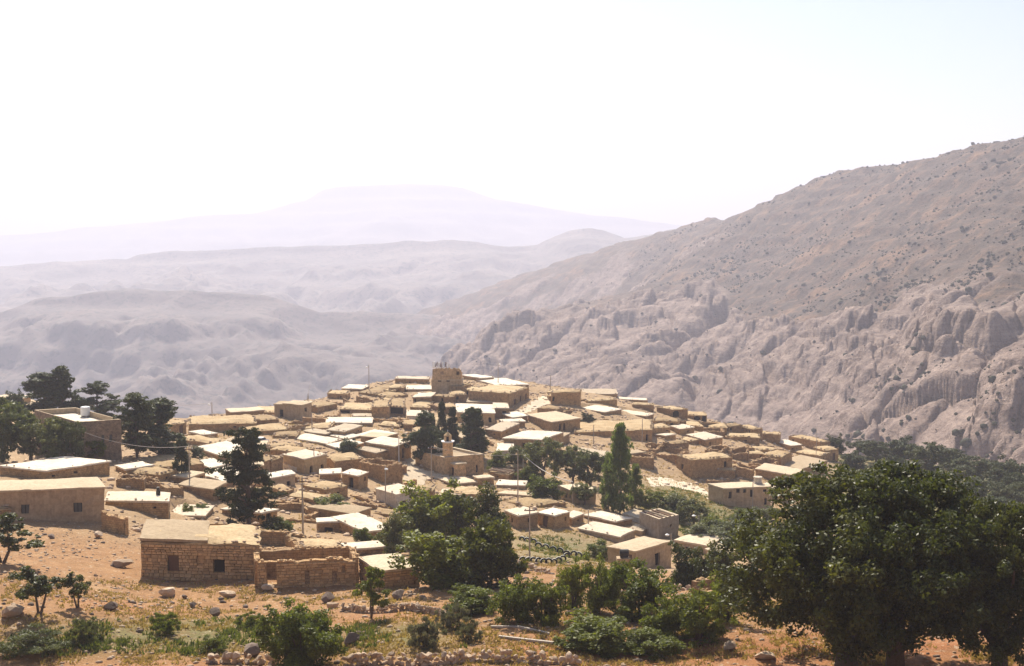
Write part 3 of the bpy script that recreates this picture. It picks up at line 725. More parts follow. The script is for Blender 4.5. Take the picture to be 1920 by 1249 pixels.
def ops_on(crop, rects, p0, p1, cen):
    d, n, L = frame2(p0, p1, cen); out = []
    if np.dot(n, -(p0 + p1) / 2) < 0: return out
    for (x0, y0, x1, y1, k) in rects:
        res = []
        for (x, y) in ((x0, y0), (x1, y1)):
            r_ = ray(*px(crop, (x, y))); t = np.dot(n, p0) / np.dot(n, r_[:2]); p = r_ * t
            res.append((np.dot(p[:2] - p0, d), p[2]))
        ua, ub_ = sorted((res[0][0], res[1][0])); za, zb_ = sorted((res[0][1], res[1][1]))
        if 0 < (ua + ub_) / 2 < L and ub_ - ua < 8: out.append((ua, ub_, za, zb_, k))
    return out
def H(crop, A, B, C, h, roof, wall, label, op=(), kind='house', name='stone_house', group=None, par=0.0, stones=(), cat='house', rough=0.9, th=0.55, key=None, sides=(0, 1, 2, 3)):
    q, zr, G = place(crop, A, B, C, h)
    cen = sum(q) / 4; seed = len(HOUSES) + 1
    gz = ground0(np.array([p[0] for p in q] + [cen[0]]), np.array([p[1] for p in q] + [cen[1]]))
    zb = max(min(gz.min(), G[2]) - 0.7, zr - 9); origin = np.array([cen[0], cen[1], float(min(G[2], gz.min()))])
    root = thing(name, label, cat, origin, group)
    if kind == 'house' and not op and cat == 'house' and not par:      # small dark doors and windows on the walls that face the valley path
        rz = np.random.default_rng(seed * 3 + 1); auto = []
        for i, (a, b) in enumerate([(0, 1), (1, 2)]):
            d_, n_, L_ = frame2(q[a], q[b], cen)
            if np.dot(n_, -cen) < 0.25 * np.hypot(*cen) or L_ < 2.6: continue
            hgt = zr - float(ground0(*(q[a] + q[b]) / 2))
            if hgt < 1.3: continue
            for k_ in range(int(rz.integers(1, 2 + int(L_ > 7) + int(L_ > 11)))):
                u_ = rz.uniform(.8, L_ - .8); zg = zr - hgt
                if any(abs(u_ - e[1]) < 1.6 and e[0] == i for e in auto): continue
                if rz.uniform() < .5 and hgt > 1.9: auto.append((i, u_, rz.uniform(.8, 1.0), zg + .05, zg + min(1.8, hgt - .35), 'hole' if rz.uniform() < .6 else 'door'))
                else: zw = zr - rz.uniform(.75, 1.0); auto.append((i, u_, rz.uniform(.45, .7), zw - .6 if hgt > 1.9 else zw - .2, zw + .1, 'hole'))
    else: auto = []
    info = dict(q=q, zr=zr, G=G, cen=cen, root=root, origin=origin, zb=zb, crop=crop, walls=[])
    pairs = [(0, 1), (1, 2), (2, 3), (3, 0)]
    if kind == 'house':
        ztop = zr + par if par else zr - 0.06
        g = Geo(); allops = []
        for i, (a, b) in enumerate(pairs):
            ops = ops_on(crop, op, q[a], q[b], cen) if i in (0, 1) else []
            ops = [o for o in ops if not any(o[4] == e[4] and abs(o[2] - e[2]) < .01 for e in [x for y in allops for x in y[0]])]
            ops = list(ops) + [(e[1] - e[2] / 2, e[1] + e[2] / 2, e[3], e[4], e[5]) for e in auto if e[0] == i]
            ops, P = face(g, q[a], q[b], cen, zb, ztop, ops)
            allops.append((ops, P, a, b))
        w = g.obj('wall', wall, root, origin, 0.10)
        for ops, P, a, b in allops: opening_parts(ops, P, root, origin)
        for i in stones: stone_face(w, q[pairs[i][0]], q[pairs[i][1]], cen, info['G'][2] - 0.3, zr - 0.26 if not par else ztop - .1, allops[i][0], origin, seed * 7 + i)
        info['walls'].append(w)
        if par:
            t = 0.3; g = Geo(); qi = [cen + (p - cen) * (1 - 2 * t / max(np.hypot(*(p - cen)), 1.5)) for p in q]
            for a, b in pairs:
                g.quad([(*q[a], ztop), (*q[b], ztop), (*qi[b], ztop), (*qi[a], ztop)], [(0, 0), (3, 0), (3, .3), (0, .3)])
                g.quad([(*qi[a], ztop), (*qi[b], ztop), (*qi[b], zr - 0.2), (*qi[a], zr - 0.2)], [(0, 0), (3, 0), (3, par), (0, par)])
            g.obj('parapet', 'roof_cream', root, origin, 0.05)
            roof_slab(qi, zr, roof, root, origin, over=0.0, seed=seed)
        else:
            roof_slab(q, zr, roof, root, origin, seed=seed)
        FOOT.append((q, zr - 0.5))
    elif kind == 'ruin':
        base = ground0(np.array([p[0] for p in q]), np.array([p[1] for p in q]))
        for i, (a, b) in enumerate(pairs):
            if i not in sides: continue
            ops = ops_on(crop, op, q[a], q[b], cen) if i in (0, 1) else []
            zt = zr
            w = strip_wall('wall', q[a], q[b], th, min(base[a], base[b], G[2]) - 0.7, zt, zt, rough * (1.0 if i < 2 else 0.7), wall, root, origin, seed * 4 + i, ops)
            if i in stones:
                d, n, L = frame2(q[a], q[b], cen)
                stone_face(w, q[a] + n * th / 2, q[b] + n * th / 2, cen, G[2] - 0.3, zr - rough * 0.9, ops, origin, seed * 7 + i)
        FOOT.append((q, zr - 1.2))
    ta, tb, tc = px(crop, A), px(crop, B), px(crop, C); hp_ = h * CROPS[crop][2]
    FACES.append((G[1], [ta, tb, tc, (tc[0], tc[1] + hp_ * .9), (tb[0], tb[1] + hp_ * .9), (ta[0], ta[1] + hp_ * .9)]))
    HOUSES[key or 'h%d' % seed] = info
    return info
def W(crop, A, B, h, label, wall='rubble', rough=0.7, th=0.6, name='stone_wall', group=None):
    """a free-standing wall seen from A to B (top pixels), h pixels tall"""
    hp = h * CROPS[crop][2]; pts = []
    for p in (A, B):
        u, v = px(crop, p); G = hit(u, v + hp); pts.append((at(u, v, G[1]), G))
    p0, p1 = pts[0][0][:2], pts[1][0][:2]; mid = (p0 + p1) / 2; zb = min(pts[0][1][2], pts[1][1][2]) - 0.8
    origin = np.array([mid[0], mid[1], zb + 0.8]); root = thing(name, label, 'wall', origin, group)
    strip_wall('wall_body', p0, p1, th, zb, pts[0][0][2], pts[1][0][2], rough, wall, root, origin, int(abs(p0[0] * 13)))
    return root

# ---- the slope below: houses nearest the camera
H('c5', (1035, 330), (1905, 352), (1835, 215), 262, 'e', 'stone', 'large stone house, half its roof cream and half brown earth, dark doorway', key='near', stones=(0,),
  op=[(1230, 440, 1315, 556, 'door'), (1445, 437, 1502, 496, 'fill'), (1565, 462, 1652, 566, 'hole')])
H('f3', (-150, 868), (940, 826), (872, 742), 325, 'c', 'plaster', 'long plastered house with flat cream roof and two barred windows', op=[(190, 990, 266, 1072, 'window'), (660, 972, 740, 1056, 'window')], name='plastered_house')
H('f3', (-120, 1030), (95, 1020), (60, 985), 110, 'e', 'rubble', 'low rubble shed with earth top below the long plastered house')
H('f3', (950, 948), (1515, 958), (1455, 882), 175, 'w', 'stone', 'small stone house with white roof and dark chimney pot behind the large stone house', key='pot')
H('f3', (0, 637), (420, 682), (1055, 620), 75, 'w', 'stone', 'wide low house with pale roof and rubble heap below the parapet house')
H('f3', (1040, 632), (1130, 668), (1370, 632), 50, 'w', 'stone', 'low white roofed house beside the two pine trunks')
H('f3', (1130, 680), (1440, 718), (1595, 676), 60, 'e', 'stone', 'earth roofed house with straw patch beside the dark column cypress')
H('f3', (1062, 742), (1275, 748), (1250, 704), 105, 'e', 'rubble', 'roofless stone enclosure with pale wall top below the straw roof', kind='ruin', name='ruined_house', cat='ruin', rough=0.5)
H('f3', (1285, 772), (1425, 764), (1400, 728), 75, 'e', 'rubble', 'roofless rubble room beside the small enclosure with pale wall top', kind='ruin', name='ruined_house', cat='ruin', rough=0.6)
W('f3', (1430, 790), (1640, 800), 110, 'crumbling rubble wall running past the foot of the dark column cypress')
W('f3', (928, 1022), (1135, 1085), 185, 'broken stone wall stub at the end of the long plastered house', 'stone', 0.5)
H('f3', (190, 197), (700, 297), (1090, 272), 295, 'w', 'darkstone', 'dark stone house with parapet roof and water tank among pines', par=0.85, key='parapet', op=[(915, 364, 943, 432, 'window'), (984, 358, 1012, 430, 'window')])
H('f3', (-80, 62), (215, 108), (135, 72), 32, 'c', 'stone', 'cream roofed house on the rise behind the leaning olive trees')
H('f3', (-80, 32), (155, 46), (60, 16), 30, 'c', 'stone', 'cream roofed house topmost on the rise by the round dark bush')
# ---- between the parapet house and the tall dark tree
G_A = 'earth roofed houses above the tall dark tree'
H('c1', (1385, 527), (1880, 518), (1862, 462), 62, 'e', 'stone', 'long low house with pale roof edge standing at the brink by the lamp pole')
H('c1', (1385, 580), (1490, 602), (1592, 590), 42, 'w', 'stone', 'tiny white roofed house below the long house at the brink')
H('c1', (1290, 630), (1560, 670), (1650, 640), 42, 'e', 'stone', 'earth roofed house between the pines and the tall dark tree')
H('c1', (1150, 502), (1270, 532), (1340, 512), 80, 'e', 'stone', 'tan earth roofed house behind the spreading pine')
H('c1', (1430, 692), (1620, 757), (1700, 700), 32, 'w', 'stone', 'white roofed house behind the tall dark tree, highest of three in step')
H('c1', (1420, 802), (1540, 844), (1660, 815), 42, 'w', 'stone', 'white roofed house behind the tall dark tree, middle of three in step')
H('c1', (1450, 882), (1640, 942), (1760, 880), 42, 'w', 'stone', 'white roofed house behind the tall dark tree, lowest of three in step')
H('c1', (1310, 968), (1560, 1000), (1660, 946), 100, 'c', 'rubble', 'cream roofed stone house crossed by the lamp pole near the column cypress')
H('c1', (1240, 1192), (1500, 1197), (1560, 1122), 26, 'w', 'stone', 'low white terrace roof behind the large stone house, green bush above it')
H('c2', (60, 1142), (350, 1174), (497, 1160), 95, 'w', 'stone', 'white roofed house whose front is hidden by the tall dark tree')
H('c2', (280, 434), (450, 442), (472, 400), 30, 'e', 'stone', 'low earth roofed house beside the two storey plastered house at the brink', group=G_A)
H('c2', (190, 502), (480, 492), (440, 462), 40, 'e', 'stone', 'long earth roofed house below the two storey plastered house')
H('c2', (510, 372), (640, 387), (718, 366), 112, 'c', 'plaster', 'two storey plastered house with flat pale roof at the brink of the village', op=[(668, 408, 686, 434, 'hole')], name='plastered_house')
H('c2', (445, 378), (522, 382), (565, 362), 100, 'c', 'plaster', 'lower plastered wing with flat roof beside the two storey house', name='plastered_house')
H('c2', (540, 422), (630, 427), (652, 410), 62, 'c', 'plaster', 'small plastered annex in front of the two storey house', name='plastered_house')
H('c2', (250, 582), (560, 562), (500, 522), 42, 'e', 'stone', 'wide earth roofed house above the parked white car')
H('c2', (430, 612), (600, 612), (640, 572), 30, 'e', 'stone', 'small earth roofed house just behind the parked white car')
W('c2', (550, 538), (720, 508), 50, 'tumbled stone wall in front of the two storey plastered house')
H('c2', (640, 562), (850, 552), (920, 516), 26, 'e', 'stone', 'low earth roofed house with bright straw top amid white roofs')
G_W = 'white flat roofs stepping down towards the minaret'
L_W = 'white flat roofed stone house in the cluster stepping towards the minaret'
H('c2', (825, 514), (1160, 517), (1165, 478), 32, 'w', 'stone', 'broad white roofed house topmost in the white cluster, under the cracked wall house')
H('c2', (1020, 469), (1155, 471), (1155, 450), 16, 'w', 'stone', 'narrow white roof step against the cracked wall house')
H('c2', (925, 417), (1155, 422), (1180, 376), 36, 'e', 'rubble', 'earth roofed house with dark open front beside the cracked wall house', op=[(930, 425, 1000, 455, 'hole')])
H('c2', (1158, 402), (1285, 398), (1300, 352), 85, 'e', 'stone', 'tall tan house with a cracked wall above the white roofs', op=[(1205, 415, 1220, 445, 'fill')])
H('c2', (1290, 398), (1395, 402), (1370, 342), 65, 'e', 'rubble', 'dark open fronted shed leaning on the cracked wall house', op=[(1296, 405, 1390, 455, 'hole')])
W('c2', (1165, 484), (1430, 486), 30, 'low retaining wall under the cracked wall house', 'stone', 0.2)
H('c2', (830, 566), (960, 582), (1090, 536), 46, 'w', 'stone', L_W, group=G_W)
H('c2', (650, 576), (820, 600), (880, 580), 20, 'w', 'stone', L_W, group=G_W)
H('c2', (570, 626), (835, 670), (920, 636), 26, 'w', 'stone', 'largest plain white roof in the cluster, beside the parked white car')
H('c2', (855, 608), (970, 634), (1045, 606), 18, 'w', 'stone', L_W, group=G_W)
H('c2', (1030, 606), (1200, 637), (1350, 592), 26, 'w', 'stone', 'white roof strewn with stones beside the round pine')
H('c2', (1115, 656), (1330, 690), (1445, 646), 112, 'w', 'stone', 'white roofed house with tall tan end wall facing the mosque square', op=[(1385, 710, 1402, 775, 'hole')])
H('c2', (830, 676), (920, 702), (1090, 662), 30, 'w', 'stone', L_W, group=G_W)
H('c2', (1050, 706), (1190, 737), (1305, 708), 62, 'w', 'stone', 'white roofed house with a dark roof slot above the roofless walled building', op=[(1225, 712, 1290, 728, 'hole')])
H('c2', (510, 746), (665, 780), (830, 743), 110, 'w', 'ochre', 'white roofed house with two dark arched windows in a tan wall', op=[(704, 834, 728, 886, 'arch'), (785, 822, 808, 868, 'arch')])
H('c2', (830, 776), (900, 802), (1060, 762), 62, 'w', 'plaster', 'white roofed house with pale wall next to the roofless walled building')
H('c2', (445, 792), (620, 822), (660, 782), 52, 'e', 'limewash', 'ruined room with whitewashed wall and fallen stones', kind='ruin', name='ruined_house', cat='ruin', rough=0.7)
H('c2', (425, 917), (600, 888), (560, 860), 92, 'w', 'plaster', 'white roofed plastered house with one small dark window by the tall dark tree', op=[(538, 950, 566, 980, 'hole')])
H('c2', (940, 882), (1060, 902), (1130, 873), 112, 'w', 'stone', 'white roofed house with ragged stone corner below the roofless walled building')
H('c2', (780, 890), (930, 883), (930, 848), 62, 'w', 'stone', 'narrow white roofed wing joined to the house with ragged stone corner')
H('f4', (1108, 392), (1395, 452), (1578, 418), 205, 'e', 'stone', 'roofless walled building with sharp stone walls beside the mosque square', kind='ruin', name='roofless_building', cat='ruin', rough=0.25, th=0.45)
H('f4', (415, 682), (690, 737), (945, 682), 112, 'e', 'rubble', 'rounded rubble house with straw coloured earth roof below the white roofs')
W('f4', (965, 755), (1390, 895), 55, 'long rubble wall slanting down to the whitewashed corner house')
H('f4', (1280, 717), (1520, 787), (1790, 732), 172, 'w', 'limewash', 'square house with pale whitewashed wall and white roof above green trees', op=[(1575, 872, 1632, 935, 'hole')], name='whitewashed_house')
H('f4', (260, 802), (640, 862), (560, 802), 92, 'e', 'rubble', 'terraced earth roof on rubble walls below the rounded rubble house')
H('f4', (40, 702), (190, 757), (325, 727), 82, 'e', 'rubble', 'small earth roofed house beside the crown of the tall dark tree')
H('f4', (10, 892), (410, 852), (400, 815), 142, 'e', 'rubble', 'ruined rubble rooms between the tall dark tree and the tallest wooden pole', kind='ruin', name='ruined_house', cat='ruin', rough=0.9)
W('f4', (430, 905), (560, 985), 90, 'stub of rubble wall beside the tallest wooden pole')
H('f4', (760, 1047), (1160, 1226), (1485, 1184), 100, 'w', 'stone', 'white tilted roof house with two dark vents behind the small green trees')
H('f4', (590, 1110), (870, 1102), (860, 1060), 140, 'w', 'stone', 'stone wing with dark broken doorway beside the tilted white roof', op=[(675, 1185, 775, 1249, 'hole')])
H('f4', (1160, 1002), (1580, 1032), (1560, 968), 30, 'e', 'rubble', 'thin earth roof at the foot of the whitewashed corner house')
# ---- the ruins beside the large stone house
H('c6', (322, 464), (1045, 436), (1010, 352), 235, 'e', 'stone', 'long roofless ruin with broken wall top beside the large stone house', kind='ruin', name='ruined_house', cat='ruin', rough=0.5, stones=(0,),
  op=[(390, 484, 465, 640, 'gap'), (672, 535, 708, 640, 'fill'), (872, 540, 906, 632, 'fill'), (945, 502, 970, 552, 'fill')], key='ruin')
H('c6', (335, 368), (640, 362), (480, 250), 62, 'e', 'stone', 'roofless open shed with slanting wall behind the long roofless ruin', kind='ruin', name='ruined_house', cat='ruin', rough=0.5)
H('c6', (990, 387), (1255, 367), (1200, 328), 56, 'w', 'rubble', 'low rubble room with bright white roof behind the long roofless ruin')
H('c6', (1075, 447), (1222, 544), (1514, 514), 172, 'c', 'stone', 'small square stone house with flat cream roof by the dense green trees', stones=(0, 1), key='square', op=[(1470, 585, 1482, 650, 'fill')])
H('c6', (640, 382), (930, 397), (900, 322), 32, 'e', 'rubble', 'sunken earth roof behind the long roofless ruin')
W('c6', (560, 255), (900, 300), 40, 'pale rubble wall under the tallest wooden pole')
# ---- the top of the knoll
TW = H('d5', (432, 322), (780, 322), (800, 300), 160, 'c', 'plaster', 'two storey tower house with broken upper storey on the village top', op=[(505, 322, 545, 348, 'hole'), (605, 322, 645, 348, 'hole')], name='tower_house', key='tower')
H('d5', (5, 307), (390, 314), (410, 287), 56, 'w', 'stone', 'long white roof on the village top beside the tower house')
H('d5', (140, 433), (440, 434), (420, 387), 28, 'w', 'stone', 'white roof under the tower house, upper of two in step')
H('d5', (215, 523), (420, 522), (480, 472), 100, 'w', 'stone', 'white roof under the tower house, lower of two in step', op=[(230, 545, 250, 600, 'hole')])
H('d5', (180, 642), (400, 652), (470, 562), 52, 'e', 'rubble', 'domed straw coloured earth roof between white roofs under the tower house')
H('d5', (145, 744), (390, 747), (385, 680), 62, 'w', 'limewash', 'white house with white roof above the round pine', name='whitewashed_house')
H('d5', (470, 547), (620, 552), (640, 507), 22, 'w', 'rubble', 'small white canopy roof under the tower house wall')
H('d5', (865, 447), (1340, 482), (1575, 412), 172, 'e', 'stone', 'long stone house with a row of doors along the pale street', op=[(1395, 555, 1418, 620, 'door'), (1463, 520, 1482, 590, 'door'), (1528, 495, 1545, 560, 'door')])
H('d5', (930, 312), (1190, 387), (1575, 377), 32, 'w', 'stone', 'broad white roof above the row of doors on the village top')
H('d5', (790, 267), (1000, 302), (1160, 292), 42, 'w', 'stone', 'white roof next to the tower house on the skyline')
H('d5', (1165, 652), (1335, 654), (1320, 594), 132, 'w', 'stone', 'small cube shaped stone house with white roof by the pale street')
H('d5', (845, 582), (1170, 584), (1180, 532), 42, 'w', 'stone', 'narrow white roofed house between the row of doors and the cypresses')
H('d5', (730, 702), (1175, 712), (1145, 612), 142, 'w', 'ochre', 'tan house with arched windows and white roof behind the cypresses', op=[(1095, 768, 1132, 826, 'arch'), (806, 778, 850, 836, 'arch')])
H('d5', (1060, 902), (1250, 927), (1420, 832), 92, 'w', 'stone', 'white roof with curved edge beside the second pine')
H('d5', (1270, 817), (1530, 807), (1480, 777), 82, 'w', 'stone', 'white roof heaped with dark rubble below the pale street')
H('c3', (560, 627), (840, 640), (1000, 584), 92, 'w', 'stone', 'wide pale roofed house with one square window above the olive trees', op=[(702, 668, 730, 702, 'hole')])
H('c3', (740, 457), (915, 512), (1125, 482), 82, 'c', 'stone', 'house with stepped pale roof and a row of dark doors under the street', op=[(968, 530, 985, 575, 'hole'), (1000, 525, 1016, 575, 'hole')])
H('c3', (630, 477), (740, 462), (772, 432), 52, 'w', 'stone', 'small white roofed room where the pale street ends')
H('c3', (865, 416), (960, 432), (1045, 413), 32, 'e', 'stone', 'little earth roofed house beside the upper end of the pale street')
# ---- the shoulder beyond the street
H('d6', (455, 226), (800, 217), (830, 196), 162, 'e', 'stone', 'stone house with a small dark doorway at the head of the street', op=[(475, 275, 500, 330, 'hole')])
H('d6', (830, 237), (1235, 240), (1215, 182), 46, 'w', 'stone', 'brightest broad white roof on the skyline beyond the street')
H('d6', (880, 327), (1230, 302), (1230, 283), 82, 'e', 'stone', 'arched top stone wall house below the brightest skyline roof')
H('d6', (1235, 297), (1590, 312), (1560, 290), 60, 'w', 'stone', 'thin white roof trailing from the brightest skyline roof')
H('d6', (1410, 362), (1660, 367), (1650, 346), 82, 'e', 'stone', 'plain tan block house below the thin white skyline roof')
H('d6', (790, 402), (1080, 452), (1280, 416), 36, 'w', 'stone', 'white roof with a notched edge above the dark thorn bush')
H('d6', (1225, 452), (1570, 499), (1660, 471), 36, 'w', 'stone', 'long white roof stepping down from the notched white roof')
H('d6', (730, 687), (1640, 657), (1760, 542), 152, 'e', 'stone', 'largest house with broad straw coloured earth roof behind the poplar', op=[(870, 760, 890, 810, 'hole'), (1565, 720, 1590, 790, 'hole')])
H('d6', (1650, 640), (1850, 622), (1840, 582), 112, 'e', 'stone', 'stone annex at the end of the largest earth roof')
H('c3', (1075, 692), (1270, 767), (1345, 732), 32, 'w', 'stone', 'tilted white roof among olive trees beside the poplar')
H('c3', (955, 706), (1020, 720), (1080, 692), 60, 'e', 'stone', 'small tan roofed hut among the olive trees')
H('c3', (515, 722), (630, 717), (635, 662), 42, 'w', 'limewash', 'little whitewashed house between the second pine and the olive trees', name='whitewashed_house')
# ---- around the mosque and below it
H('c3', (450, 872), (600, 897), (632, 870), 62, 'e', 'stone', 'reddish stone room with bare roof beams beside the mosque', key='beams1')
H('c3', (510, 967), (715, 974), (735, 941), 36, 'w', 'plaster', 'low pale house with white roof below the reddish room')
H('c3', (350, 906), (378, 920), (490, 916), 72, 'c', 'stone', 'small walled box with pale top at the mosque corner')
H('f5', (690, 62), (840, 127), (1110, 102), 152, 'c', 'plaster', 'square plastered house with two dark windows beside the poplar foot', op=[(746, 150, 775, 222, 'hole'), (792, 164, 814, 218, 'hole')], name='plastered_house')
H('f5', (40, 347), (200, 414), (430, 374), 162, 'w', 'stone', 'stone house with pale roof behind the garden of half buried tyres')
H('f5', (430, 374), (620, 412), (800, 362), 172, 'w', 'stone', 'stone house with a collapsed wall gap above the garden of tyres')
H('f5', (800, 402), (830, 439), (960, 387), 92, 'w', 'stone', 'small pale roofed house between the garden ruins and the broad white roof')
H('f5', (-20, 232), (270, 302), (760, 267), 16, 'e', 'rubble', 'wide straw coloured earth roof with piled timber above the tyre garden')
H('f5', (-40, 152), (350, 180), (435, 150), 30, 'c', 'stone', 'pale terrace roof below the mosque platform')
H('f5', (965, 402), (1335, 482), (1535, 442), 72, 'w', 'stone', 'white roof with loose timber between the poplar and the tyre garden')
H('f5', (900, 562), (1390, 659), (1560, 577), 82, 'w', 'plaster', 'broad white roofed house with a long shaded wall facing the tyre garden')
H('f5', (1540, 572), (1650, 592), (1720, 540), 62, 'w', 'plaster', 'small lean to with white roof behind the concrete house')
H('f5', (1450, 387), (1620, 442), (1750, 387), 60, 'w', 'limewash', 'white curved shed roof beside the plastered parapet block', name='white_shed')
H('c8', (75, 142), (218, 192), (362, 162), 122, 'c', 'cement', 'grey plastered block with parapet and bare roof beams', par=0.5, key='block', name='plastered_house', op=[(300, 205, 312, 225, 'hole')])
H('c7', (1330, 367), (1530, 400), (1795, 327), 128, 'c', 'plaster', 'square concrete house with stained cream roof and oven by its wall', key='concrete', name='concrete_house')
H('c8', (335, 322), (565, 360), (730, 290), 60, 'c', 'plaster', 'concrete house with plain cream roof by the street lamp', name='concrete_house')
H('c8', (585, 382), (700, 432), (800, 392), 50, 'c', 'plaster', 'low cream roof half hidden by the great oak', name='concrete_house')
H('c8', (540, 622), (640, 642), (800, 602), 140, 'e', 'rubble', 'reddish rubble ruin with a white plaster patch by the orchard', kind='ruin', name='ruined_house', cat='ruin', rough=0.7)
# ---- the far shoulder
H('c4', (580, 807), (690, 840), (1040, 824), 132, 'c', 'plaster', 'long plastered house with a row of dark windows and roof tank', key='school', name='plastered_house',
  op=[(727, 865, 748, 918, 'hole'), (782, 848, 808, 876, 'hole'), (832, 846, 854, 874, 'hole'), (884, 850, 905, 908, 'hole'), (980, 848, 1005, 868, 'hole'), (990, 916, 1010, 962, 'hole')])
H('c4', (1040, 817), (1120, 862), (1180, 832), 82, 'c', 'ochre', 'yellow plastered annex beside the long house with dark windows', name='plastered_house')
H('c4', (1028, 682), (1205, 744), (1270, 702), 92, 'c', 'stone', 'lower step of the double cream roof behind the great oak', op=[(1140, 760, 1180, 800, 'arch')])
H('c4', (1075, 652), (1255, 699), (1450, 637), 40, 'c', 'stone', 'upper step of the double cream roof behind the great oak')
H('d7', (430, 702), (600, 762), (1085, 727), 205, 'e', 'stone', 'long high walled earth roofed house above the bare path', op=[(480, 805, 506, 880, 'hole'), (980, 778, 1020, 850, 'arch')])
H('d7', (545, 462), (760, 525), (970, 492), 82, 'w', 'stone', 'bright white roof alone among ruins on the far shoulder')
H('d7', (345, 362), (470, 399), (635, 376), 72, 'w', 'stone', 'white roof higher up the ruins, beside the largest earth roof')
H('d7', (185, 464), (300, 477), (420, 459), 46, 'w', 'stone', 'small pale roof under the annex of the largest earth roof')
H('d7', (270, 552), (390, 574), (570, 552), 112, 'e', 'rubble', 'rubble house with tan roof below the two white roofs of the ruins')
H('d7', (450, 512), (600, 542), (690, 522), 42, 'e', 'rubble', 'narrow earth roof tucked beside the bright lone white roof')
H('d7', (160, 147), (380, 172), (560, 162), 85, 'e', 'rubble', 'skyline rubble house with a large dark cave like opening', op=[(345, 190, 460, 262, 'arch')])
H('d7', (545, 237), (780, 242), (760, 202), 92, 'e', 'rubble', 'skyline house with two dark openings under a straw roof', op=[(635, 250, 700, 305, 'arch'), (725, 245, 775, 320, 'hole')])
H('d7', (520, 372), (740, 372), (700, 312), 30, 'e', 'rubble', 'low earth mound roof below the house with two dark openings')
H('d7', (650, 422), (980, 402), (960, 370), 82, 'e', 'rubble', 'ruined wall room above the bright lone white roof', kind='ruin', name='ruined_house', cat='ruin')
H('d7', (930, 377), (1200, 422), (1290, 392), 52, 'e', 'rubble', 'straw topped house on the skyline past the two dark openings')
H('d7', (1020, 482), (1400, 502), (1400, 462), 112, 'e', 'rubble', 'shadowed rubble house with earth roof under the skyline straw top')
H('d7', (1285, 432), (1400, 482), (1570, 472), 42, 'e', 'rubble', 'skyline house with pale patch where the shoulder drops')
H('c4', (1070, 492), (1180, 527), (1262, 519), 42, 'w', 'stone', 'last white roof before the green slope')
H('c4', (1160, 457), (1400, 502), (1500, 497), 42, 'e', 'stone', 'long earth roof at the edge of the green slope')
H('c4', (1350, 537), (1430, 562), (1530, 552), 72, 'e', 'stone', 'outermost earth roofed house beside the dark round bush')
H('c4', (1195, 572), (1400, 602), (1470, 582), 42, 'e', 'rubble', 'earth roof just above the double cream roof')
H('c4', (985, 592), (1110, 612), (1190, 572), 92, 'e', 'rubble', 'rubble house with a dark arched mouth above the double cream roof', op=[(1000, 622, 1060, 660, 'arch')])
H('c4', (880, 642), (980, 662), (1000, 612), 62, 'e', 'rubble', 'collapsed room spilling stones beside the dark arched mouth', kind='ruin', name='ruined_house', cat='ruin')
H('c4', (735, 562), (860, 562), (870, 535), 82, 'e', 'rubble', 'ruined walls with reddish earth beside the lone white roof', kind='ruin', name='ruined_house', cat='ruin')
H('c4', (560, 542), (650, 547), (730, 522), 72, 'e', 'rubble', 'ragged ruin directly below the bright lone white roof', kind='ruin', name='ruined_house', cat='ruin')
H('c4', (150, 562), (340, 592), (330, 540), 62, 'e', 'rubble', 'tumbled ruin between the poplar and the long high walled house', kind='ruin', name='ruined_house', cat='ruin')
H('c4', (20, 602), (170, 612), (165, 585), 92, 'e', 'rubble', 'square ruined block right behind the poplar top', kind='ruin', name='ruined_house', cat='ruin', rough=0.3)
W('c4', (760, 660), (912, 692), 92, 'broken wall at the end of the long high walled house')
H('c4', (1535, 672), (1700, 692), (1740, 662), 22, 'e', 'rubble', 'flat straw coloured platform beside the green slope')
# ---- the upper slope facing the far ridges
H('d4', (335, 482), (570, 492), (600, 452), 66, 'e', 'stone', 'tan stone house at the steep brink above the radio mast')
H('d4', (500, 422), (740, 432), (830, 387), 28, 'w', 'stone', 'pale roof on the brink beside the upper lamp pole')
H('d4', (700, 472), (900, 492), (1090, 392), 40, 'e', 'stone', 'broad straw coloured roof sloping up to the village top')
H('d4', (890, 492), (1060, 532), (1210, 490), 42, 'e', 'rubble', 'dark walled earth house under the broad straw roof')
H('d4', (1000, 442), (1130, 452), (1260, 402), 52, 'e', 'rubble', 'earth roofed house with a dark gap beside the white roof pair')
H('d4', (905, 592), (1080, 602), (1170, 537), 40, 'e', 'rubble', 'rounded earth roof above the cracked wall house')
H('d4', (215, 642), (450, 602), (430, 562), 62, 'e', 'rubble', 'ruinous earth house at the brink with dark scrub on it')
H('d4', (930, 850), (1180, 870), (1200, 830), 40, 'e', 'rubble', 'bright straw mound roof above the stone strewn white roof')
# ---- the mosque
MQ = H('f2', (185, 567), (700, 692), (1410, 627), 285, 'c', 'goldstone', 'stone mosque with porch and stubby white balconied minaret on the pale square', par=0.45, key='mosque', name='mosque', cat='mosque',
  op=[(1068, 815, 1102, 950, 'arch'), (1268, 785, 1305, 920, 'arch'), (480, 730, 520, 900, 'fill')])
PO = H('f2', (745, 722), (890, 762), (1078, 747), 255, 'c', 'goldstone', 'stone porch block with dark arched door in front of the mosque', name='mosque_porch', cat='porch', op=[(808, 808, 876, 1010, 'arch')])
H('f2', (430, 1037), (850, 1112), (1310, 1087), 62, 'c', 'stone', 'low stone platform in front of the mosque porch', name='stone_platform', cat='platform')
W('f2', (0, 1085), (180, 1020), 140, 'isolated stub of reddish wall on the mosque square', 'stone', 0.4)

# ------------------------------------------------------------------ extra pieces on particular houses
def on_plane(u, v, z):
    d = ray(u, v); return d * (z / d[2])
def local(P, info): return np.asarray(P, float) - info['origin']
def roof_point(key, crop, p):
    return on_plane(*px(crop, p), HOUSES[key]['zr'] + 0.05)
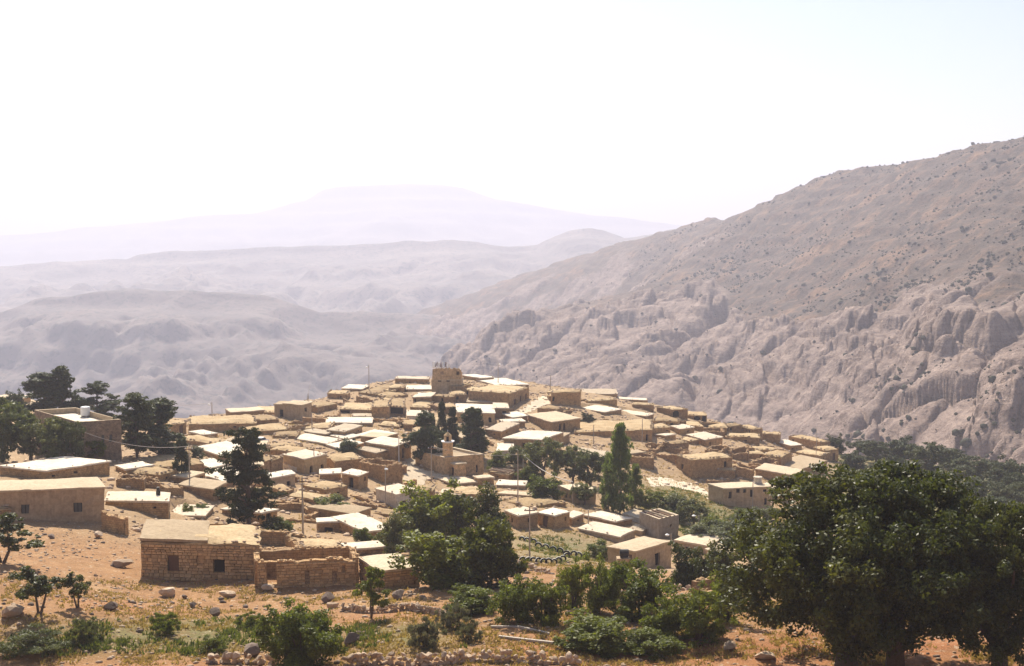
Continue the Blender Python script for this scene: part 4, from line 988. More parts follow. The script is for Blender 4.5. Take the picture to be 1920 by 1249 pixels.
# large stone house: cream half of the roof (a second slab laid over the earth)
hn_ = HOUSES['near']; q = hn_['q']
t_ = 0.555                      # share of the front that the cream slab covers, from A
qa = [q[0], q[0] + (q[1] - q[0]) * t_, q[3] + (q[2] - q[3]) * t_, q[3]]
roof_slab([qa[0], qa[1], qa[2], qa[3]], hn_['zr'] + 0.32, 'c', hn_['root'], hn_['origin'], over=0.12, thick=0.3, seed=4, name='roof_slab')
# chimney pot
hi_ = HOUSES['pot']; p = on_plane(*px('f3', (1425, 905)), hi_['zr'])
v, f = lathe_vf(local(p, hi_), [(0.28, 0), (0.30, 0.35), (0.22, 0.7), (0.16, 0.95), (0.2, 1.05)], 10); mesh('chimney', v, f, 'black_steel', hi_['root'])
# tower house: broken upper storey with see-through window gaps
q, zr, og = TW['q'], TW['zr'], TW['origin']; sc = TW['G'][1] / FPX
def sub_empty(name, root, loc):            # a part that has pieces of its own
    o = bpy.data.objects.new(name, None); o.empty_display_size = 0.5; link(o, root); o.location = Vector([float(c) for c in loc]) - root.location
    return o
up = sub_empty('upper_storey', TW['root'], (*TW['cen'], zr))
og2 = np.array([*TW['cen'], zr]); ztop = zr + 3.0
ops1 = ops_on('d5', [(525, 228, 566, 266, 'fill'), (712, 226, 742, 272, 'fill')], q[0], q[1], TW['cen'])
for i, (a, b) in enumerate([(0, 1), (1, 2), (2, 3), (3, 0)]):
    strip_wall('wall', q[a] + (TW['cen'] - q[a]) * .06, q[b] + (TW['cen'] - q[b]) * .06, 0.4, zr - 0.1, (ztop if i < 2 else zr + 1.0), (ztop - 0.1 if i == 0 else zr + 1.0), 0.25 if i == 0 else 0.8, 'goldstone', up, og2, 90 + i, ops1 if i == 0 else ())
# the row of letter-like shapes on the tower house top: pale metal strokes on a rail
zt = ztop - 0.05; P0 = at(*px('d5', (447, 190)), TW['G'][1] + 0.3); P1 = at(*px('d5', (640, 190)), TW['G'][1] + 0.3)
L_ = float(np.hypot(*(P1 - P0)[:2])); dirv = (P1 - P0)[:2] / L_; hh = 1.6
sg = thing('roof_sign', 'row of pale letter shapes standing on the tower house top', 'sign', (P0[0], P0[1], zt - 0.1))
def stroke(pts, r=0.055):
    return tube_vf([(dirv[0] * x, dirv[1] * x, z) for x, z in pts], r, 5)
v, f = join([stroke([(0, 0.12), (L_, 0.12)]), stroke([(0, -0.3), (0, hh)]), stroke([(L_ * .5, -0.3), (L_ * .5, 0.15)]), stroke([(L_, -0.3), (L_, 0.4)])]); mesh('rail', v, f, 'sign', sg)
shapes = [[(0, .2), (0, 1), (.5, 1), (.62, .6), (.4, .25), (0, .2)], [(0, .2), (.2, .9), (.45, .3), (.6, 1)], [(0, .9), (.3, .2), (.6, .9)], [(.05, .2), (.25, 1), (.45, .2)], [(.1, 1), (.1, .2), (.5, .3)], [(.05, .9), (.4, .9), (.1, .25), (.55, .2)], [(0, .2), (.15, .85), (.6, .45), (.45, .15), (.1, .2)]]
for i, s_ in enumerate(shapes):
    x0 = (i + 0.12) * L_ / len(shapes); w_ = L_ / len(shapes) * 0.9
    v, f = stroke([(x0 + a * w_ / 0.65, b * hh) for a, b in s_], 0.13); mesh('letter', v, f, 'wood' if i % 2 else 'white_paint', sg)
# parapet house water tank
ph = HOUSES['parapet']; p = on_plane(*px('f3', (770, 200)), ph['zr'])
tk = thing('water_tank', 'white drum water tank standing on the parapet house roof', 'water tank', p)
R_ = 0.5 * 84 * CROPS['f3'][2] * p[1] / FPX; v, f = lathe_vf((0, 0, 0.25), [(R_, 0), (R_, .28), (R_ * 1.03, .32), (R_, .36), (R_, .75), (R_ * 1.03, .8), (R_, .84), (R_, 1.3), (R_ * .9, 1.42), (R_ * .25, 1.5)], 18); mesh('drum', v, f, 'white_paint', tk, smooth_=False)
v, f = join([box_vf(-R_ * .5, 0, .12, .2, R_ * 1.6, .3), box_vf(R_ * .5, 0, .12, .2, R_ * 1.6, .3)]); mesh('stand', v, f, 'concrete', tk)
sh = HOUSES['school']; p = on_plane(*px('c4', (940, 806)), sh['zr'])
tk = thing('water_tank', 'pale water tank on the long house with dark windows', 'water tank', p)
v, f = lathe_vf((0, 0, 0.2), [(.75, 0), (.75, .9), (.85, .95), (.85, 1.05), (.3, 1.12)], 14); mesh('drum', v, f, 'limewash', tk); v, f = box_vf(0, 0, .1, 1.5, 1.5, .2); mesh('stand', v, f, 'concrete', tk)
# bare roof beams on two buildings
for key, n_ in (('beams1', 4), ('block', 4)):
    h_ = HOUSES[key]; q = h_['q']; z = h_['zr'] + (0.16 if key == 'beams1' else 0.5)
    for k in range(n_):
        t = (k + 0.7) / (n_ + 0.6); a = q[0] + (q[3] - q[0]) * t; b = q[1] + (q[2] - q[1]) * t
        v, f = tube_vf([local((*a, z), h_), local((*(a + b) / 2, z + .05), h_), local((*b, z), h_)], 0.13, 6); mesh('beam', v, f, 'bark_pale' if k % 2 else 'wood', h_['root'])
# minaret on the mosque
B_ = MQ['q'][1]; pm = on_plane(*px('f2', (765, 655)), MQ['zr']); pm = np.array([pm[0], pm[1], MQ['zr'] - 0.2]); s_ = CROPS['f2'][2] * pm[1] / FPX
mn = sub_empty('minaret', MQ['root'], pm); mn['label'] = 'stubby octagonal stone minaret with round white balcony and pointed cap'
pr = PO['root']; pr.location = pr.location - MQ['root'].location; pr.parent = MQ['root']; pr.name = 'porch'
for k_ in ('category', 'kind', 'group'):
    if k_ in pr: del pr[k_]
def zpx(y): return (655 - y) * s_ + 0.2
r1, r2 = 94 * s_, 70 * s_
v, f = lathe_vf((0, 0, -1.2), [(r1 * 1.04, 0), (r1, 1.2), (r1, 1.2 + zpx(370))], 8); uv = [(math.atan2(v[i][1], v[i][0]) * r1, v[i][2]) for q_ in f for i in q_]; mesh('shaft', v, f, 'goldstone', mn, uv)
v, f = lathe_vf((0, 0, 0), [(r1, zpx(372)), (120 * s_, zpx(362)), (122 * s_, zpx(345)), (r2, zpx(344))], 24); mesh('balcony', v, f, 'white_paint', mn)
v, f = lathe_vf((0, 0, 0), [(r2, zpx(350)), (r2, zpx(238))], 8); uv = [(math.atan2(v[i][1], v[i][0]) * r2, v[i][2]) for q_ in f for i in q_]; mesh('lantern', v, f, 'goldstone', mn, uv)
v, f = lathe_vf((0, 0, 0), [(r2 * 1.06, zpx(240)), (r2 * .95, zpx(234)), (0.05, zpx(180))], 8); cp = mesh('cap', v, f, 'ochre', mn)
v, f = lathe_vf((0, 0, 0), [(.04, zpx(184)), (.04, zpx(170)), (.13, zpx(164)), (.04, zpx(156)), (.09, zpx(150)), (.02, zpx(138))], 8); mesh('finial', v, f, 'metal', mn)
v, f = box_vf(0.05 * 0, -r2 * 0.93, zpx(300), 0.45, 0.12, 0.95); mesh('opening', v, f, 'dark', mn)  # solid dark box on the lantern, painted as the shade of an opening
# oven block with a black drum beside the concrete house
p = hit(*px('c7', (1440, 530))); ov = thing('oven_block', 'pale plastered block carrying a black drum beside the concrete house', 'oven', p)
v, f = box_vf(0, 0, 0.55, 1.5, 1.2, 1.5); mesh('block', v, f, 'plaster', ov, [(0, 0)] * 24)
v, f = lathe_vf((0, 0, 0), [(.1, 0), (.42, .02), (.5, .1), (.5, 1.0), (.42, 1.08), (.1, 1.1)], 14)
R3 = Matrix.Rotation(math.radians(90), 3, 'Y'); v = [tuple(R3 @ Vector(a) + Vector((-.4, 0, 1.82))) for a in v]; mesh('drum', v, f, 'black_steel', ov)

# ------------------------------------------------------------------ the ground itself, cut back under the houses
xs = np.arange(-135, 235, 0.95); ys = np.concatenate([np.arange(-20, 55, 2.5), np.arange(55, 75, 1.0), np.arange(75, 135, 0.6), np.arange(135, 350, 1.0), np.arange(350, 470, 3.0)])
XG, YG = np.meshgrid(xs, ys); ZG = np.zeros_like(XG)
for r0 in range(0, len(ys), 60): ZG[r0:r0 + 60] = ground0(XG[r0:r0 + 60], YG[r0:r0 + 60])
vill = smooth(125, 165, YG)
ZG += (fbm(XG / 9, YG / 9, 5, 3) - 0.5) * (1.1 - 0.3 * vill) + (fbm(XG / 1.7, YG / 1.7, 4, 8) - 0.5) * 0.35 + 0.25 * (fbm(XG / 0.9, YG / 0.9, 2, 15) - 0.5)
SITE = np.zeros_like(XG)
for q, zmax in FOOT:
    q = np.array(q); c = q.mean(0); lo = q.min(0) - 2; hi = q.max(0) + 2
    i0, i1 = np.searchsorted(ys, (lo[1], hi[1])); j0, j1 = np.searchsorted(xs, (lo[0], hi[0]))
    if i1 <= i0 or j1 <= j0: continue
    x = XG[i0:i1, j0:j1]; y = YG[i0:i1, j0:j1]
    e1 = q[0] - q[1]; e2 = q[2] - q[1]; Mi = np.linalg.inv(np.array([e1, e2]).T); l1, l2 = np.hypot(*e1), np.hypot(*e2)
    s = Mi[0, 0] * (x - q[1][0]) + Mi[0, 1] * (y - q[1][1]); t = Mi[1, 0] * (x - q[1][0]) + Mi[1, 1] * (y - q[1][1])
    m = 0.75
    ins = (s > -m / l1) & (s < 1 + m / l1) & (t > -m / l2) & (t < 1 + m / l2)
    ZG[i0:i1, j0:j1] = np.where(ins, np.minimum(ZG[i0:i1, j0:j1], zmax), ZG[i0:i1, j0:j1])
def gz(x, y):
    i = np.clip(np.searchsorted(ys, y) - 1, 0, len(ys) - 2); j = np.clip(np.searchsorted(xs, x) - 1, 0, len(xs) - 2)
    fy = np.clip((y - ys[i]) / (ys[i + 1] - ys[i]), 0, 1); fx = np.clip((x - xs[j]) / (xs[j + 1] - xs[j]), 0, 1)
    return (ZG[i, j] * (1 - fx) + ZG[i, j + 1] * fx) * (1 - fy) + (ZG[i + 1, j] * (1 - fx) + ZG[i + 1, j + 1] * fx) * fy
def in_poly(u, v, poly):
    r = np.zeros(np.shape(u), bool); n = len(poly)
    for i in range(n):
        (x0, y0), (x1, y1) = poly[i], poly[(i + 1) % n]
        c = ((y0 > v) != (y1 > v)) & (u < (x1 - x0) * (v - y0) / (y1 - y0 + 1e-9) + x0); r ^= c
    return r
UG, VG = project(np.stack([XG, np.maximum(YG, 5), ground0(XG, YG) if False else ZG], -1))
def blob(polys, soft=1.0):
    m = np.zeros_like(XG)
    for p in polys: m = np.maximum(m, in_poly(UG, VG, p) & (YG > 50))
    return m
GREEN = [[(0, 1200), (130, 1172), (250, 1160), (330, 1158), (520, 1162), (530, 1222), (380, 1232), (200, 1226), (0, 1236)], [(650, 1165), (860, 1170), (870, 1215), (650, 1225)],
         [(960, 1010), (1100, 1000), (1150, 1050), (1000, 1065)], [(1210, 900), (1330, 930), (1450, 985), (1460, 1030), (1300, 1010), (1200, 960)], [(1560, 830), (1920, 900), (1920, 1000), (1560, 960)]]
RED = [[(330, 1205), (520, 1225), (520, 1249), (0, 1249), (0, 1225)], [(650, 1150), (800, 1150), (800, 1180), (640, 1175)], [(880, 1170), (1100, 1180), (1300, 1215), (1500, 1180), (1920, 1200), (1920, 1249), (1000, 1249)], [(120, 1130), (330, 1140), (330, 1165), (120, 1165)]]
cg = blob(GREEN); cr = blob(RED)
def blur(m, k):
    for ax in (0, 1):
        c = np.cumsum(np.pad(m, [(k + 1, k) if a == ax else (0, 0) for a in (0, 1)], mode='edge'), axis=ax)
        m = (np.take(c, range(2 * k + 1, c.shape[ax]), ax) - np.take(c, range(0, c.shape[ax] - 2 * k - 1), ax)) / (2 * k + 1)
    return m
cg = blur(cg.astype(float), 4); cr = blur(cr.astype(float), 5); cv = smooth(128, 150, YG)
def ground_mat():
    t = MT('ground'); p = t.pos(); a3 = t.attr('soil').outputs['Color']; sep = t.new('ShaderNodeSeparateColor'); t.l(a3, sep.inputs[0])
    n1 = t.noise(p, 0.12, 7, 0.65); n2 = t.noise(p, 0.9, 6, 0.7); n3 = t.noise(p, 5.0, 5, 0.75); n4 = t.noise(p, 2.2, 3, 0.6)
    base = t.ramp(n1, [(0.3, (0.41, 0.235, 0.105)), (0.5, (0.345, 0.185, 0.078)), (0.7, (0.47, 0.295, 0.145))])
    base = t.mix(sep.outputs[2], base, t.ramp(n1, [(0.3, (0.46, 0.325, 0.185)), (0.6, (0.37, 0.25, 0.135)), (0.75, (0.52, 0.39, 0.24))]))
    base = t.mix(t.math('MULTIPLY', sep.outputs[0], t.ramp(n2, [(0.3, (0.3, 0.3, 0.3)), (0.6, (1, 1, 1))])), base, (0.38, 0.15, 0.055))
    base = t.mix(t.math('MULTIPLY', sep.outputs[1], t.ramp(n2, [(0.25, (0.2, 0.2, 0.2)), (0.55, (0.9, 0.9, 0.9))])), base, (0.155, 0.155, 0.05))
    stone = t.ramp(n4, [(0.60, (0, 0, 0)), (0.66, (1, 1, 1))])
    base = t.mix(t.math('MULTIPLY', stone, 0.55), base, (0.60, 0.49, 0.36))
    base = t.mix(0.6, base, t.ramp(n3, [(0.3, (0.45, 0.43, 0.42)), (0.7, (1.25, 1.22, 1.18))]), 'MULTIPLY')
    base = t.mix(0.5, base, t.ramp(n2, [(0.3, (0.6, 0.57, 0.55)), (0.65, (1.12, 1.1, 1.08))]), 'MULTIPLY')
    t.col(base); t.bump(t.math('ADD', t.math('MULTIPLY', n3, 0.6), n2), 0.9, 0.25); M['ground'] = t.m
ground_mat()
go = fast_mesh('ground', np.stack([XG, YG, ZG], -1).reshape(-1, 3), grid_faces(*XG.shape), 'ground', smooth_=True)
ca = go.data.color_attributes.new('soil', 'FLOAT_COLOR', 'POINT')
ca.data.foreach_set('color', np.stack([cr, cg, cv, np.ones_like(cr)], -1).astype(np.float32).ravel())
tag(go, kind='structure')
# trodden pale streets: the ground sheet copied a few centimetres higher
def street(name, polys, mat, lift=0.06):
    STREETS.extend(polys); m = blob(polys); qf = grid_faces(*XG.shape); mm = m.ravel()[qf].sum(1) >= 3
    f = qf[mm]; ids = np.unique(f); re_ = np.full(XG.size, -1); re_[ids] = np.arange(len(ids))
    P = np.stack([XG, YG, ZG + lift], -1).reshape(-1, 3)[ids]
    # level the bumps a little
    return tag(fast_mesh(name, P, re_[f], mat, smooth_=True), kind='structure')
roof_mat('street', (0.74, 0.66, 0.53), (0.66, 0.56, 0.42), (0.54, 0.43, 0.3), 0.6)
STREETS = []
T_ = lambda c, L: [px(c, p) for p in L]
street('street', [T_('d5', [(1330, 760), (1440, 690), (1560, 610), (1700, 520), (1830, 510), (1830, 600), (1640, 680), (1480, 740), (1400, 800)])], 'street')
street('square', [T_('f4', [(1570, 420), (1750, 310), (1760, 480), (1874, 540), (1874, 700), (1620, 680), (1570, 560)]), T_('f2', [(0, 850), (120, 800), (720, 960), (850, 1050), (440, 1060), (180, 1180), (0, 1180)])], 'street', 0.07)
street('path', [T_('c4', [(110, 770), (250, 760), (420, 800), (560, 850), (700, 960), (640, 950), (480, 870), (300, 830), (130, 830)])], 'street', 0.06)

# ------------------------------------------------------------------ plants
def leaf_cloud(rng, C, R, n, size, shell=0.55, upbias=0.35, stretch=1.0, vert=False):
    C = np.asarray(C, float); R = np.asarray(R, float)
    w = (R[:, 0] * R[:, 1] * R[:, 2]) ** (2 / 3); k = rng.choice(len(C), n, p=w / w.sum())
    d = rng.normal(size=(n, 3)); d /= np.linalg.norm(d, axis=1)[:, None]
    r = shell + (1.05 - shell) * rng.uniform(0, 1, n) ** 0.7
    P = C[k] + d * R[k] * r[:, None]
    N = d * 0.6 + rng.normal(size=(n, 3)) * 0.6 + np.array([0, 0, upbias]); N /= np.linalg.norm(N, axis=1)[:, None]
    T = np.cross(N, rng.normal(size=(n, 3))); T /= np.linalg.norm(T, axis=1)[:, None]; B = np.cross(N, T)
    if vert:
        T = rng.normal(size=(n, 3)) * .45 + np.array([0, 0, 1.0]); T /= np.linalg.norm(T, axis=1)[:, None]; B = np.cross(T, rng.normal(size=(n, 3))); B /= np.linalg.norm(B, axis=1)[:, None]
    s = size * rng.uniform(0.55, 1.45, n)[:, None]
    a = P - T * s * stretch; b = P - B * s * 0.55; c = P + T * s * stretch; e = P + B * s * 0.55
    V = np.stack([a, b, c, e], 1).reshape(-1, 3); F = np.arange(n * 4).reshape(n, 4)
    cl = rng.uniform(0, 1, len(C)); lv = np.clip(0.45 * rng.uniform(0, 1, n) + 0.55 * cl[k], 0, 1)
    return V, F, lv
def subclumps(rng, ell, k, fr, flat=0.8, out=(0.45, 0.95)):
    """k small blobs spread through each ellipsoid (cx,cy,cz,rx,ry,rz)"""
    C, R = [], []
    for (cx, cy, cz, rx, ry, rz) in ell:
        for _ in range(k):
            d = rng.normal(size=3); d /= np.linalg.norm(d); r = rng.uniform(*out)
            C.append((cx + d[0] * rx * r, cy + d[1] * ry * r, cz + d[2] * rz * r)); q = fr * rng.uniform(0.6, 1.4)
            R.append((rx * q, ry * q, rz * q * flat + 0.004))
    return C, R
def limbs(parts, r=6):
    return join([tube_vf(p, rad, r) for p, rad in parts])
TPL = {}
def template(kind, var):
    key = (kind, var)
    if key in TPL: return TPL[key]
    rng = np.random.default_rng(hash_s(kind) * 31 + var); L = []
    wob = lambda a: rng.uniform(-a, a)
    if kind == 'bush':
        ell = [(0, 0, .44, .36, .36, .44)] + [(wob(.3), wob(.3), rng.uniform(.2, .72), .22, .22, .22) for _ in range(7)]
        C, R = subclumps(rng, ell, 16, 0.30, out=(.4, 1.1)); lf = leaf_cloud(rng, C, R, 11000, .021, .3)
        for _ in range(4): L.append(([(0, 0, 0), (wob(.1), wob(.1), .25), (wob(.3), wob(.3), .6)], [.018, .013, .004]))
    elif kind == 'ball':
        ell = [(0, 0, .5, .42, .42, .44)] + [(wob(.2), wob(.2), rng.uniform(.3, .7), .3, .3, .28) for _ in range(5)]
        C, R = subclumps(rng, ell, 24, 0.24, out=(.6, 1.05)); lf = leaf_cloud(rng, C, R, 22000, .016, .25)
        for _ in range(5): L.append(([(wob(.03), wob(.03), 0), (wob(.1), wob(.1), .2), (wob(.3), wob(.3), .6)], [.022, .016, .004]))
    elif kind == 'shrub':
        C, R = subclumps(rng, [(0, 0, .3, .46, .46, .55)], 60, 0.16, out=(.2, 1.1)); lf = leaf_cloud(rng, C, R, 5200, .013, .05, .9, 5.0, True)
        for _ in range(5): L.append(([(0, 0, 0), (wob(.2), wob(.2), .3), (wob(.4), wob(.4), .7)], [.015, .01, .004]))
    elif kind == 'orchard':
        ell = [(wob(.32), wob(.32), rng.uniform(.25, .8), .22, .22, .2) for _ in range(8)] + [(0, 0, .45, .33, .33, .32)]
        C, R = subclumps(rng, ell, 14, 0.34, out=(.35, 1.15)); lf = leaf_cloud(rng, C, R, 8500, .022, .25)
        for _ in range(4):
            x, y = wob(.3), wob(.3); L.append(([(wob(.03), wob(.03), 0), (x * .3, y * .3, .22), (x, y, .68)], [.032, .022, .006]))
    elif kind == 'sapling':
        ell = [(wob(.22), wob(.22), rng.uniform(.38, .86), .2, .2, .17) for _ in range(7)]
        C, R = subclumps(rng, ell, 7, 0.36, out=(.4, 1.1)); lf = leaf_cloud(rng, C, R, 5200, .022, .2)
        for q in (-1, 1):
            L.append(([(q * .02, 0, 0), (q * .07 + wob(.03), wob(.05), .3), (q * .15, wob(.1), .75)], [.035, .026, .008]))
    elif kind == 'olive':
        ell = [(wob(.3), wob(.3), rng.uniform(.28, .8), .24, .24, .2) for _ in range(9)]
        C, R = subclumps(rng, ell, 12, 0.34, out=(.4, 1.05)); lf = leaf_cloud(rng, C, R, 7500, .02, .25, .3, 1.5)
        L.append(([(0, 0, 0), (wob(.05), wob(.05), .2), (wob(.1), wob(.1), .5)], [.05, .04, .02]))
        for _ in range(3): L.append(([(0, 0, .2), (wob(.2), wob(.2), .45), (wob(.35), wob(.35), .7)], [.03, .018, .005]))
    elif kind == 'pine':
        ell = []
        for i in range(34):
            z = rng.uniform(.16, .97); rr = .40 * min(1, (1.03 - z) * 1.9) * min(1, .45 + z * 1.6); a = rng.uniform(0, 6.28); r_ = rr * rng.uniform(.15, 1)
            ell.append((math.cos(a) * r_, math.sin(a) * r_, z, .13, .13, .065))
            L.append(([(0, 0, max(.05, z - .1)), (ell[-1][0] * .6, ell[-1][1] * .6, z - .04), (ell[-1][0], ell[-1][1], z)], [.012, .008, .003]))
        C, R = subclumps(rng, ell, 8, 0.44, out=(.3, 1.15)); lf = leaf_cloud(rng, C, R, 13000, .016, .2, .5, 1.6)
        L.append(([(0, 0, 0), (wob(.02), wob(.02), .4), (wob(.04), wob(.04), .93)], [.032, .024, .006]))
    elif kind == 'tall':
        ell = []
        for i in range(36):
            z = rng.uniform(.12, .97); rr = .42 * min(1, (1.05 - z) * 2.2) * (.75 + .25 * math.sin(z * 17)); a = rng.uniform(0, 6.28); r_ = rr * rng.uniform(.1, 1.1)
            ell.append((math.cos(a) * r_, math.sin(a) * r_, z, .12, .12, .06))
            L.append(([(0, 0, max(.08, z - .14)), (ell[-1][0] * .6, ell[-1][1] * .6, z - .05), (ell[-1][0], ell[-1][1], z)], [.014, .009, .003]))
        C, R = subclumps(rng, ell, 8, 0.42, out=(.3, 1.25)); lf = leaf_cloud(rng, C, R, 14000, .013, .15, .3, 1.4)
        L.append(([(0, 0, 0), (.01, 0, .35), (-.01, .01, .95)], [.038, .028, .006]))
    elif kind == 'cypress':
        C, R = [], []
        for i in range(60):
            z = rng.uniform(.04, .98); r_ = .36 * math.sin(math.pi * min(1, max(0.03, (1.02 - z) * .62 + .02))) ; a = rng.uniform(0, 6.28)
            C.append((math.cos(a) * r_ * .7, math.sin(a) * r_ * .7, z)); R.append((.17, .17, .06))
        lf = leaf_cloud(rng, C, R, 4500, .03, .3, .9, 1.5); L.append(([(0, 0, 0), (0, 0, .5), (0, 0, .95)], [.06, .04, .01]))
    elif kind == 'poplar':
        C, R = [], []
        for i in range(150):
            z = rng.uniform(.06, .985); r_ = .36 * math.sin(math.pi * (.2 + .77 * z)) ** .8 * rng.uniform(.15, 1.1); a = rng.uniform(0, 6.28)
            C.append((math.cos(a) * r_, math.sin(a) * r_, z)); R.append((.10, .10, .05))
        lf = leaf_cloud(rng, C, R, 12000, .02, .1, .3); L.append(([(0, 0, 0), (.01, .02, .5), (0, 0, .97)], [.04, .03, .006]))
        for _ in range(5): L.append(([(0, 0, .1), (wob(.25), wob(.25), .3), (wob(.3), wob(.3), .55)], [.02, .012, .004]))
    elif kind == 'oak':
        ell = [(0, 0, .55, .40, .40, .36)] + [(.36 * math.cos(a), .36 * math.sin(a), rng.uniform(.28, .62), .2, .2, .2) for a in np.linspace(0, 6.28, 15)[:-1]] + [(wob(.2), wob(.2), rng.uniform(.75, .86), .2, .2, .13) for _ in range(4)]
        C, R = subclumps(rng, ell, 26, 0.24, out=(.5, 1.12)); lf = leaf_cloud(rng, C, R, 72000, .0098, .2, .35)
        L.append(([(0, 0, -.06), (.0, 0, .06), (.01, 0, .16), (.02, .0, .3)], [.062, .05, .042, .035]))
        for a in np.linspace(.3, 6.5, 7)[:-1]:
            c, s = math.cos(a), math.sin(a); L.append(([(0, 0, .1 + wob(.04)), (c * .12, s * .12, .24), (c * .24 + wob(.04), s * .24, .40), (c * .36, s * .36, .6 + wob(.1))], [.034, .026, .016, .005]))
    V_, F_, l_ = lf; lo = np.percentile(V_, 1, 0); hi = np.percentile(V_, 99, 0); c_ = (lo + hi) / 2
    sc_ = np.array([1 / (hi[0] - lo[0]), 1 / (hi[1] - lo[1]), 1 / hi[2]]); V_ = (V_ - np.array([c_[0], c_[1], 0])) * sc_; lfm = (V_, F_, l_)
    if kind in ('bush', 'ball', 'shrub', 'orchard'):      # foliage down to the ground
        z0_ = lo[2] * sc_[2]; V_[:, 2] = 0.02 + (V_[:, 2] - z0_) / (1 - z0_) * 0.98; lfm = (V_, F_, l_)
    L = [([tuple((np.array(q) - np.array([c_[0], c_[1], 0])) * sc_) for q in pts], rad) for pts, rad in L]
    wv, wf = limbs(L)
    ob = fast_mesh('crown', *lfm[:2], None, lv=lfm[2]); cm = ob.data; bpy.data.objects.remove(ob)
    tm = bpy.data.meshes.new('trunk'); tm.from_pydata(wv, [], wf); tm.update()
    TPL[key] = (cm, tm); return TPL[key]
def hash_s(s): return sum((i + 1) * ord(c) for i, c in enumerate(s)) % 9973
MATKEY = {}
def plant(kind, u, vb, w, h, label, leaf, name, cat='tree', group=None, var=0, rot=None, bark='bark', sink=0.1, Y=None):
    """u, vb: pixel of the foot; w, h: width and height in photograph pixels"""
    p = hit(u, vb) if Y is None else at(u, vb, Y)
    s = p[1] / FPX
    cm, tm = template(kind, var)
    for me_ in (cm, tm):
        if not me_.materials: me_.materials.append(None)
    z = float(gz(np.array(p[0]), np.array(p[1]))) if Y is None else p[2]
    r = thing(name, label, cat, (p[0], p[1], z - sink), group)
    r.scale = (w * s, w * s, h * s + sink); r.rotation_euler = (0, 0, random.uniform(0, 6.28) if rot is None else rot)
    for nm, me, mk_ in (('crown', cm, leaf), ('trunk', tm, bark)):
        o_ = link(bpy.data.objects.new(nm, me), r); o_.material_slots[0].link = 'OBJECT'; o_.material_slots[0].material = M[mk_]
    return r
# the great oaks at the side
plant('oak', 1585, 1262, 424, 376, 'great dark oak with forked trunk, its crown spreading over the orchard edge', 'leaf_oak', 'oak_tree', rot=0.4)
plant('oak', 1680, 1268, 390, 376, 'great dark oak with thick twin trunk between its two neighbours', 'leaf_oak', 'oak_tree', var=1, rot=1.9)
plant('oak', 1872, 1262, 300, 325, 'dark oak with low crown at the end of the row of great oaks', 'leaf_oak', 'oak_tree', var=1, rot=4.2)
# pines and neighbours round the parapet house
plant('pine', 92, 800, 105, 100, 'dense dark pine with a thin leader behind the parapet house', 'leaf_pine', 'pine_tree')
plant('pine', 118, 800, 60, 112, 'slim pine with ragged spire tip behind the parapet house', 'leaf_pine', 'pine_tree', var=1)
plant('pine', 184, 800, 84, 80, 'flat topped pine standing alone behind the water tank', 'leaf_pine', 'pine_tree', var=2)
plant('pine', 250, 862, 90, 124, 'tall pine at the corner of the parapet house', 'leaf_pine', 'pine_tree', var=1)
plant('pine', 288, 862, 100, 112, 'spreading pine with two bare trunks beside the parapet house', 'leaf_pine', 'pine_tree', var=0, rot=2.0)
plant('bush', 28, 764, 36, 36, 'round dark bush on the rise by the cream roofed houses', 'leaf_pine', 'bush', 'bush')
for i, (u, vb, w, h, l) in enumerate([(10, 868, 90, 118, 'leaning olive tree with dark crown on the bare bank'), (55, 868, 82, 92, 'leaning olive tree with slanting stems beside the thin pole'), (95, 870, 84, 88, 'pale green olive tree in front of the parapet house wall'), (128, 870, 60, 84, 'dark olive tree behind the street lamp pole'), (178, 862, 46, 46, 'bright green bush at the foot of the parapet house')]):
    plant('olive' if i < 4 else 'bush', u, vb, w, h, l, 'leaf_olive' if i < 3 else 'leaf_pine' if i == 3 else 'leaf_green', 'olive_tree' if i < 4 else 'bush', 'tree' if i < 4 else 'bush', var=i % 3)
plant('cypress', 342, 905, 30, 82, 'dark column cypress standing alone on a low wall', 'leaf_cypress', 'cypress_tree')
plant('bush', 366, 868, 36, 30, 'small dark bush behind the lone column cypress', 'leaf_pine', 'bush', 'bush', var=1)
plant('tall', 468, 1000, 116, 198, 'tall dark tree with ragged open crown behind the large stone house', 'leaf_cypress', 'tall_tree', rot=.6)
# by the mosque
plant('pine', 797, 868, 72, 96, 'round dense pine behind the mosque', 'leaf_pine', 'pine_tree', var=2, rot=1.0)
plant('olive', 797, 866, 64, 66, 'dark undergrowth tree at the foot of the round dense pine', 'leaf_pine', 'olive_tree', var=1)
plant('pine', 884, 862, 54, 92, 'second pine with leaning stem behind the minaret', 'leaf_pine', 'pine_tree', var=0, rot=3.0)
plant('cypress', 895, 858, 28, 90, 'dark cypress rising through the second pine', 'leaf_cypress', 'cypress_tree', var=1)
plant('cypress', 829, 842, 20, 88, 'slim cypress of the pair behind the minaret', 'leaf_cypress', 'cypress_tree', group='cypress pair', var=0)
plant('cypress', 849, 842, 22, 76, 'broader cypress of the pair behind the minaret', 'leaf_cypress', 'cypress_tree', group='cypress pair', var=1)
plant('cypress', 812, 820, 11, 45, 'thin little cypress beside the white house above the pine', 'leaf_cypress', 'cypress_tree', var=0)
plant('poplar', 1160, 962, 46, 170, 'tall green poplar above the plastered square house', 'leaf_poplar', 'poplar_tree', bark='bark_pale')
plant('poplar', 1140, 955, 34, 100, 'shorter grey green poplar leaning against the tall one', 'leaf_poplar', 'poplar_tree', bark='bark_pale', var=1)
plant('poplar', 1190, 952, 34, 82, 'young thin poplar with bare stem beside the tall one', 'leaf_poplar', 'poplar_tree', bark='bark_pale', var=1, rot=2)
